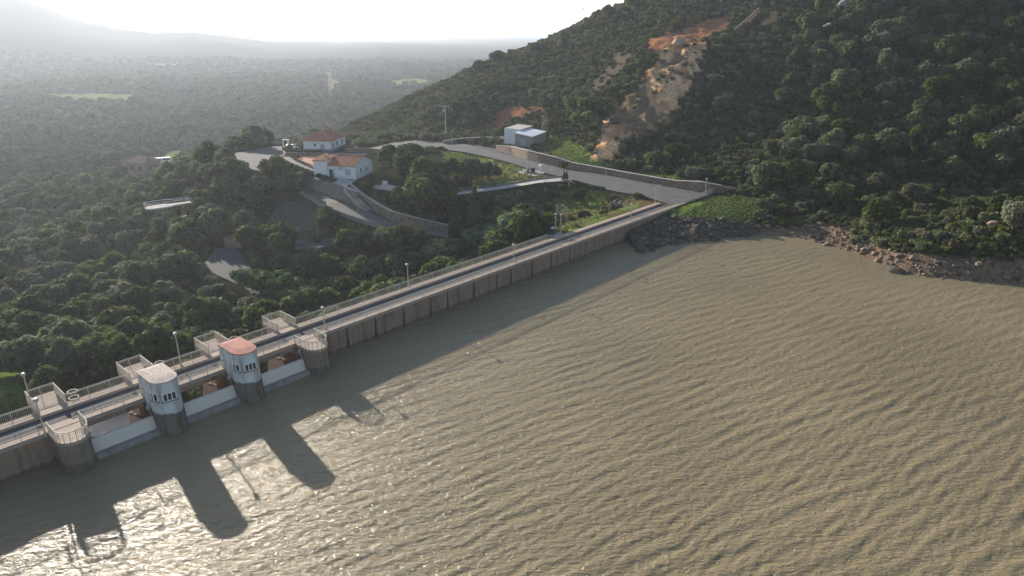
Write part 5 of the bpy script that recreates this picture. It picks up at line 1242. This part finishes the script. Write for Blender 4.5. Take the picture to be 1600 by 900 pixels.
ht(515, 362, 3.6, 'oak', 'dark oak below the ramp beside the rocky slope', .85)
ht(333, 252, 3.4, 'oak', 'dark oak at the outer tip of the upper car park', .9, h=1.5)
ht(362, 288, 4.0, 'oak', 'big dark oak in front of the upper car park', .9)
ht(432, 292, 4.6, 'oak', 'big dark oak below the car park corner', .9)
ht(458, 305, 4.0, 'oak', 'dark oak left of the ramp turning', .9)
ht(905, 318, 1.7, 'oak', 'small round dark tree on the meadow below the statue', 1.1)
ht(878, 345, 2.2, 'bare', 'bare twiggy grey tree on the meadow', .9)
ht(985, 335, 2.0, 'bare', 'pale bare tree beside the crest at the meadow corner', .8)
ht(1085, 298 - 12, 2.6, 'olive', 'pale tree at the hill foot over the end of the stone wall', .9)
ht(1225, 215, 2.4, 'bare', 'grey leafless tree on the right hillside, lower one', 1.0)
ht(1372, 205, 2.4, 'bare', 'dead grey tree among dark crowns on the right hillside', 1.0)
# d) shrubs: scrub hill, right hill understory, banks
def cols(n, p): return rng.choice(len(p), n, p=p)
KD = ['dark', 'lime', 'heath', 'grey']
x, y = scatter(-210, 260, 85, 430, 2.1); r = rng.uniform(.75, 1.55, x.size) * np.where(rng.random(x.size) < .12, 1.5, 1); z = gz(x, y); px, py = proj(x, y, z)
hill = inpoly(px, py, np.array(Z_HILL)); scr = inpoly(px, py, np.array(Z_SCRUB))
m = (hill | scr) & free(x, y, r * .8) & (z > .9)
op = inreg(px, py, *OPEN); m &= ~op | (inpoly(px, py, np.array(CLIFF)) & (rng.random(x.size) < .11)) | (inreg(px, py, GULLY) & (rng.random(x.size) < .4)) | (inreg(px, py, REDE) & (rng.random(x.size) < .3))
m &= rng.random(x.size) < .94
kk = cols(x.size, [.66, .12, .10, .12])
for i in np.where(m)[0]: shrubs.append([x[i], y[i], z[i] - .1, r[i] * (.75 if op[i] else 1), KD[kk[i]]])
x, y = scatter(30, 150, 85, 150, 1.15); r = rng.uniform(.45, .95, x.size); z = gz(x, y); px, py = proj(x, y, z)
m = inpoly(px, py, np.array([(1170,335),(1300,335),(1420,350),(1620,360),(1620,405),(1450,399),(1400,392),(1360,380),(1320,359),(1285,346),(1200,353)])) & (z > .5)
kk = cols(x.size, [.6, .18, .08, .14])
for i in np.where(m)[0]: shrubs.append([x[i], y[i], z[i] - .1, r[i], KD[kk[i]]])
# woodland understory + meadow bushes
x, y = scatter(-230, 60, 60, 330, 3.0); r = rng.uniform(.8, 1.8, x.size); z = gz(x, y); px, py = proj(x, y, z); xs, ts = dst(x, y)
m = ~hill.any() | (~inpoly(px, py, np.array(Z_HILL)) & ~inpoly(px, py, np.array(Z_SCRUB)) & ~((px > 230) & (px < 275) & (py > 250) & (py < 270)) & (ts > 6.5) & free(x, y, r * .55) & (np.hypot(x, y) < 330))
m &= ~inreg(px, py, LAWN, BANK, MOUND, GLEFT, GPARK, *FIELDS) & ~((z < -11.2) & (xs > -80) & (xs < -30) & (ts < 36))
m &= ~(inreg(px, py, MEADOW, SCREE, GPATCH, GPATCH2) & (rng.random(x.size) < .82)) & ~((px > 470) & (px < 590) & (py > 232) & (py < 292)) & ~((px > 780) & (px < 850) & (py > 205) & (py < 232))
m &= ~((px > 600) & (px < 1020) & (py > 238) & (py < 292) & (rng.random(x.size) < .8))
kk = cols(x.size, [.62, .16, .10, .12])
for i in np.where(m)[0]: shrubs.append([x[i], y[i], z[i] - .1, r[i], KD[kk[i]]])
for p_ in [(968,262),(985,266),(1003,262),(1020,268),(1043,272)]:
    p = hit(*p_); shrubs.append([p[0], p[1], p[2], 2.0, 'dark'])
for p_ in [(1225,352),(1252,352),(1335,378),(1372,382),(1270,345)]:
    p = hit(*p_); shrubs.append([p[0], p[1], p[2], 1.3, 'lime'])

def depth(a): return a[:, 1] * cP + (CAM_H - a[:, 2]) * sP
def split(L_, n, exclude):
    a = np.array([q[:4] for q in L_], float); top = a.copy(); v_ = visible(a[:, 0], a[:, 1], a[:, 2] + a[:, 3] * 1.1)
    px, py = proj(a[:, 0], a[:, 1], a[:, 2] + a[:, 3] * .8); inv = v_ & (px > 5) & (px < 1595) & (py > 5) & (py < 895)
    size = np.where(inv, a[:, 3] / depth(a), -1); order = np.argsort(-size); pick = [i for i in order[:n] if size[i] > 0]
    ps = set(pick); rest = [i for i in range(len(L_)) if i not in ps and v_[i]]
    return pick, rest, px, py
AREA = [('in the left valley woods', lambda p, q: p < 330), ('on the right hillside', lambda p, q: p > 1050), ('in the hollow behind the long railing', lambda p, q: q > 330), ('on the slope under the houses', lambda p, q: True)]
seen = {}
def place_label(head, p, q):
    a = next(t_ for t_, f in AREA if f(p, q))
    for dp in (0, 1):
        s_ = f'{head} {a}, {p / 16:.{dp}f}% across, {q / 9:.{dp}f}% down'
        if s_ not in seen: seen[s_] = 1; return s_
    return s_
for p, r_, k, lab, sz in hand: place_tree(k, p, r_, lab, 'trees around the dam', sz=sz)
pick, rest_t, tpx, tpy = split(trees, 250, None)
TN = {'oak': 'dark rounded oak', 'olive': 'grey green olive', 'pine': 'green umbrella pine'}
for i in pick:
    x_, y_, z_, r_, k = trees[i]; place_tree(k, (x_, y_, z_), r_, place_label(TN[k], tpx[i], tpy[i]), 'trees around the dam', sz=random.uniform(.8, 1.1))
pick, rest_s, spx, spy = split(shrubs, 270, None)
SN = {'dark': 'dark green shrub', 'lime': 'yellow green shrub', 'heath': 'brownish shrub', 'grey': 'grey green shrub'}
PROTO = {}
AREA = [('under the valley woods', lambda p, q: p < 420), ('on the right hillside', lambda p, q: p > 1050), ('on the scrub hill', lambda p, q: q < 200 and p > 560), ('below the houses', lambda p, q: q < 330), ('in the hollow behind the long railing', lambda p, q: True)]
for i in pick:
    x_, y_, z_, r_, k = shrubs[i]; v_ = random.randrange(3); o = bpy.data.objects.new('shrub', SHRUB[k][v_]); COL.objects.link(o); o.location = (x_, y_, z_); o.rotation_euler = (0, 0, random.uniform(0, 6.28)); o.scale = (r_, r_, r_ * random.uniform(.8, 1.25))
    tag(o, place_label(SN[k], spx[i], spy[i]), 'shrub', 'shrubs around the dam')

# the uncountable rest: points that carry copies of the same crowns
def stuff(name, pts, meshes, label):
    """pts: x y z r index"""
    a = np.array(pts, float); me = bpy.data.meshes.new(name); me.from_pydata(a[:, :3].tolist(), [], [])
    for nm, ty, vals in (('scl', 'FLOAT', a[:, 3]), ('rot', 'FLOAT', rng.uniform(0, 6.283, len(a))), ('pick', 'INT', a[:, 4].astype(np.int32)), ('hs', 'FLOAT', rng.uniform(.8, 1.15, len(a)))):
        at3 = me.attributes.new(nm, ty, 'POINT'); at3.data.foreach_set('value', vals.astype(np.int32 if ty == 'INT' else np.float32))
    o = bpy.data.objects.new(name, me); COL.objects.link(o); tag(o, label, None, None, 'stuff')
    ng = bpy.data.node_groups.new(name, 'GeometryNodeTree'); ng.interface.new_socket('Geometry', in_out='INPUT', socket_type='NodeSocketGeometry'); ng.interface.new_socket('Geometry', in_out='OUTPUT', socket_type='NodeSocketGeometry')
    gi = ng.nodes.new('NodeGroupInput'); go = ng.nodes.new('NodeGroupOutput'); L = ng.links.new
    iop = ng.nodes.new('GeometryNodeInstanceOnPoints'); L(gi.outputs[0], iop.inputs['Points'])
    g2i = ng.nodes.new('GeometryNodeGeometryToInstance')
    for ob in meshes[::-1]:
        oi = ng.nodes.new('GeometryNodeObjectInfo'); oi.inputs['Object'].default_value = ob; oi.inputs['As Instance'].default_value = False; oi.transform_space = 'ORIGINAL'
        L(oi.outputs['Geometry'], g2i.inputs[0])
    L(g2i.outputs[0], iop.inputs['Instance']); iop.inputs['Pick Instance'].default_value = True
    def attr(nm, ty):
        n = ng.nodes.new('GeometryNodeInputNamedAttribute'); n.data_type = ty; n.inputs[0].default_value = nm; return next(s_ for s_ in n.outputs if s_.enabled and s_.name == 'Attribute')
    L(attr('pick', 'INT'), iop.inputs['Instance Index'])
    cx = ng.nodes.new('ShaderNodeCombineXYZ'); L(attr('rot', 'FLOAT'), cx.inputs[2]); L(cx.outputs[0], iop.inputs['Rotation'])
    sx = ng.nodes.new('ShaderNodeCombineXYZ'); s1_ = attr('scl', 'FLOAT'); L(s1_, sx.inputs[0]); L(s1_, sx.inputs[1])
    mu = ng.nodes.new('ShaderNodeMath'); mu.operation = 'MULTIPLY'; L(s1_, mu.inputs[0]); L(attr('hs', 'FLOAT'), mu.inputs[1]); L(mu.outputs[0], sx.inputs[2]); L(sx.outputs[0], iop.inputs['Scale'])
    L(iop.outputs[0], go.inputs[0]); md = o.modifiers.new('scatter', 'NODES'); md.node_group = ng; return o
# real trees and shrubs of the scene serve as sources: find one object per mesh
src = {}
for o in bpy.data.objects:
    if o.type == 'MESH': src.setdefault(o.data.name, o)
def source(me): return src.get(me.name)
tl = [(k, i, source(m_)) for k in ('oak', 'olive', 'pine') for i, m_ in enumerate(TREES[k][0])]; tl = [q for q in tl if q[2] is not None]
idx_t = {}
for n_, q in enumerate(tl): idx_t.setdefault(q[0], []).append(n_)
pts = [[*trees[i][:4], random.choice(idx_t[trees[i][4]])] for i in rest_t]
stuff('woodland', pts, [q[2] for q in tl], 'dense dark evergreen woodland filling the slopes behind the nearest trees')
sl_ = [(k, source(m_)) for k in KD for m_ in SHRUB[k]]; sl_ = [q for q in sl_ if q[1] is not None]
idx_s = {}
for n_, q in enumerate(sl_): idx_s.setdefault(q[0], []).append(n_)
pts = [[*shrubs[i][:4], random.choice(idx_s.get(shrubs[i][4], [0]))] for i in rest_s]
stuff('scrub', pts, [q[1] for q in sl_], 'low grey green scrub covering the hillsides')
x, y = scatter(-120, 120, 100, 260, .55); z = gz(x, y); px, py = proj(x, y, z)
m = inreg(px, py, BANK, MOUND, GPATCH, GPATCH2) | (inreg(px, py, LAWN, MEADOW) & (rng.random(x.size) < .5))
m &= free(x, y, .3)
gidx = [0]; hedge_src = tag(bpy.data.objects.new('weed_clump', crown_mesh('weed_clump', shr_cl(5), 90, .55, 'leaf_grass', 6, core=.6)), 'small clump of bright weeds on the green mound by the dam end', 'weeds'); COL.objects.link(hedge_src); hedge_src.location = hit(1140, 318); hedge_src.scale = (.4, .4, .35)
stuff('grass', [[x[i], y[i], z[i] - .06, rng.uniform(.16, .30), random.choice(gidx)] for i in np.where(m)[0]], [hedge_src], 'bright green grass and weeds on the banks')
# the wooded plain: bigger spacing farther out
pts = []
far_src = []
for k, (px_, py_, lab) in enumerate([(130, 166, 'lone far oak at the lower edge of the largest far green field'), (255, 162, 'far oak off the right end of the largest far green field'), (430, 163, 'far oak below the small pale field in the middle of the plain')]):
    o = bpy.data.objects.new('oak_tree', FARTREE[k]); COL.objects.link(o); o.location = hit(px_, py_, 300, 2000); o.scale = (5, 5, 5); tag(o, lab, 'tree', 'trees of the plain'); far_src.append(o)
fidx = [0, 1, 2]
for r0, r1, d, rs in ((300, 520, 5.5, (2.2, 4.0)), (520, 900, 7.5, (2.6, 4.8)), (900, 1500, 11, (3.5, 6.5))):
    x, y = scatter(-r1, r1 * .55, r0 * .6, r1, d); q = np.hypot(x, y); a_ = np.degrees(np.arctan2(x, y)); z = gz(x, y); px, py = proj(x, y, z)
    m = (q > r0) & (q <= r1) & (a_ > -41) & (a_ < 20) & ~inreg(px, py, *FIELDS) & ~(inreg(px, py, Z_HILL, Z_SCRUB) & (q < 425)) & (fbm(x / 70, y / 40, 3) > .30 + .06 * rng.random(x.size))
    m &= ~((px > 190) & (px < 285) & (py > 246) & (py < 298) & (q < 420))
    m &= visible(x, y, z + 5)
    rad = rng.uniform(*rs, x.size) * (.55 + .9 * fbm(x / 90 + 3, y / 55, 3))
    for i in np.where(m)[0]: pts.append([x[i], y[i], z[i], rad[i], random.choice(fidx)])
stuff('plain_woods', pts, far_src, 'hazy far-off woods covering the plain')
print('COUNTS', len(trees), len(shrubs), len(rest_t), len(rest_s), len(pts))

# ------------------------------------------------------------------ hedges
def hedge(name, P, w_, h_, label, mtl='leaf_hedge'):
    P = [np.array(p, float) for p in P]; cl = []; L_ = 0
    for a, b2 in zip(P[:-1], P[1:]):
        n = max(1, int(np.linalg.norm(b2 - a) / (w_ * .6)))
        for k in range(n): c = a + (b2 - a) * k / n - P[0]; cl.append((c[0], c[1], c[2] + h_ * .5, w_ * random.uniform(.5, .68)))
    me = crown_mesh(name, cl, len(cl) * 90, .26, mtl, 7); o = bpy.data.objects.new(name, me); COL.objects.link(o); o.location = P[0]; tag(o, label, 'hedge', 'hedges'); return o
hedge('hedge', [at(*p) for p in [(431,248,3.3),(450,259,3.2),(480,271,3.2),(505,280,3.1),(524,286,3.1)]], 1.0, .9, 'long clipped hedge on top of the high grey retaining wall')
hedge('hedge', [at(*p) for p in [(445,236,3.5),(450,239.5,3.5),(475,240.5,3.6),(505,241,3.6)]], 1.1, 1.0, 'clipped hedge around the front of the hip roofed house')
hedge('hedge', [at(*p) for p in [(452,234,3.5),(462,232,3.6),(474,231,3.8)]], 1.0, .9, 'short hedge between the white car and the hip roofed house')
hedge('hedge', [at(*p) for p in [(895,285,3.2),(925,293,3.2),(945,297,3.1)]], .6, .4, 'low broken row of plants along the near road edge by the statue')

# ------------------------------------------------------------------ boulders on the shore and the riprap
n = 0
def rocks_in(P, count, rs, mt, head, bbox):
    k = 0; tries = 0
    while k < count and tries < 6000:
        tries += 1; px_ = random.uniform(bbox[0], bbox[2]); py_ = random.uniform(bbox[1], bbox[3])
        if not inpoly(np.array([px_]), np.array([py_]), P)[0]: continue
        p = hit(px_, py_, 60, 400)
        if p[2] < -.5 or p[1] > 260: continue
        r_ = random.uniform(*rs) ** 1.0 * random.choice([.7, .8, 1, 1.3]); mm = random.choice(mt)
        s_ = f'{head}, {px_ / 16:.1f}% across, {py_ / 9:.1f}% down'
        if s_ in seen: continue
        seen[s_] = 1; put_rock(p + [0, 0, r_ * .12], r_, mm, s_); k += 1
rocks_in(ROCKS, 150, (.25, .6), ['rock', 'rock', 'rock', 'rock_dark'], 'brown boulder on the right shore', (1200, 340, 1600, 440))
rocks_in(RIPRAP, 95, (.35, .9), ['rock_dark'], 'dark boulder on the riprap under the dam end', (960, 336, 1200, 398))
for px_, py_, r_, mt, lab in [(1318, 16, 3.2, 'rock_grey', 'largest pale rock near the top of the right hillside'), (1300, 42, 1.6, 'rock_grey', 'pale rock lower left of the largest hilltop rock'), (1326, 34, 1.7, 'rock_grey', 'pale upright rock just under the largest hilltop rock'), (1290, 44, 1.2, 'rock_grey', 'smallest pale rock left of the hilltop rocks'),
                      (1565, 342, 1.7, 'rock_grey', 'pale boulder above the reddish scar near the right edge'), (1580, 326, 1.3, 'rock_grey', 'small pinkish boulder nearest the right edge on the slope'), (1553, 356, 1.2, 'rock', 'reddish boulder in the scar near the right edge'),
                      (1400, 428, 1.5, 'rock_dark', 'dark rock on the little spit at the right shore'),
                      (262, 362, 2.4, 'rock_grey', 'grey outcrop among trees below the viewing walkway'), (290, 350, 3.0, 'rock_grey', 'largest grey outcrop among trees right of the viewing walkway'), (245, 388, 2.2, 'rock_grey', 'grey outcrop lowest on the wooded spur'), (225, 410, 1.8, 'rock_grey', 'small grey outcrop in the left valley woods'), (1140, 150, 1.0, 'rock_grey', 'lone grey rock right of the small round tree'),
                      (1062, 72, 2.6, 'cliff_rock', 'rounded rock dome at the top of the cliff'), (1198, 268, 1.6, 'rock_grey', 'grey slab in the dark trees above the end wall')]:
    p = hit(px_, py_, 60, 420); put_rock(p + [0, 0, r_ * .3], r_, mt, lab)

# loose rubble between the boulders and broken rock on the cut slopes
bsrc = {}
for o in NROCK: bsrc.setdefault(o.data.name, o)
bl = list(bsrc.values()); bi = lambda mt: [k for k, o in enumerate(bl) if o.data.materials[0].name == mt]
pts = []
x, y = scatter(-20, 140, 85, 260, .75); z = gz(x, y); px, py = proj(x, y, z)
for P_, mt, pr_, rs in ((RIPRAP, ['rock_dark', 'rock_dark', 'rock'], .8, (.2, .55)), (ROCKS, ['rock', 'rock', 'rock_dark'], .75, (.15, .45)), (CLIFF, ['cliff_rock'], .06, (.2, .6)), (REDB, ['rock'], .05, (.2, .6))):
    m = inpoly(px, py, np.array(P_)) & (rng.random(x.size) < pr_) & (z > -.6)
    for i in np.where(m)[0]: pts.append([x[i], y[i], z[i] - .05, rng.uniform(*rs) ** 1.0 * rng.uniform(.6, 1), random.choice(bi(random.choice(mt)))])
stuff('rubble', pts, bl, 'loose broken rock on the shore, the riprap and the cliff')
# ------------------------------------------------------------------ haze
hz = MB(); hz.box((0, 4700, 70), (24000, 16400, 290)); hm = bpy.data.materials.new('haze'); hm.use_nodes = True; t = hm.node_tree
t.nodes.remove(t.nodes['Principled BSDF']); pv = t.nodes.new('ShaderNodeVolumePrincipled'); pv.inputs['Density'].default_value = 0.00018; pv.inputs['Color'].default_value = (0.80, 0.87, 1.0, 1); pv.inputs['Anisotropy'].default_value = 0.45
t.links.new(pv.outputs[0], t.nodes['Material Output'].inputs['Volume'])
ho = hz.build('haze', hm); ho['kind'] = 'stuff'
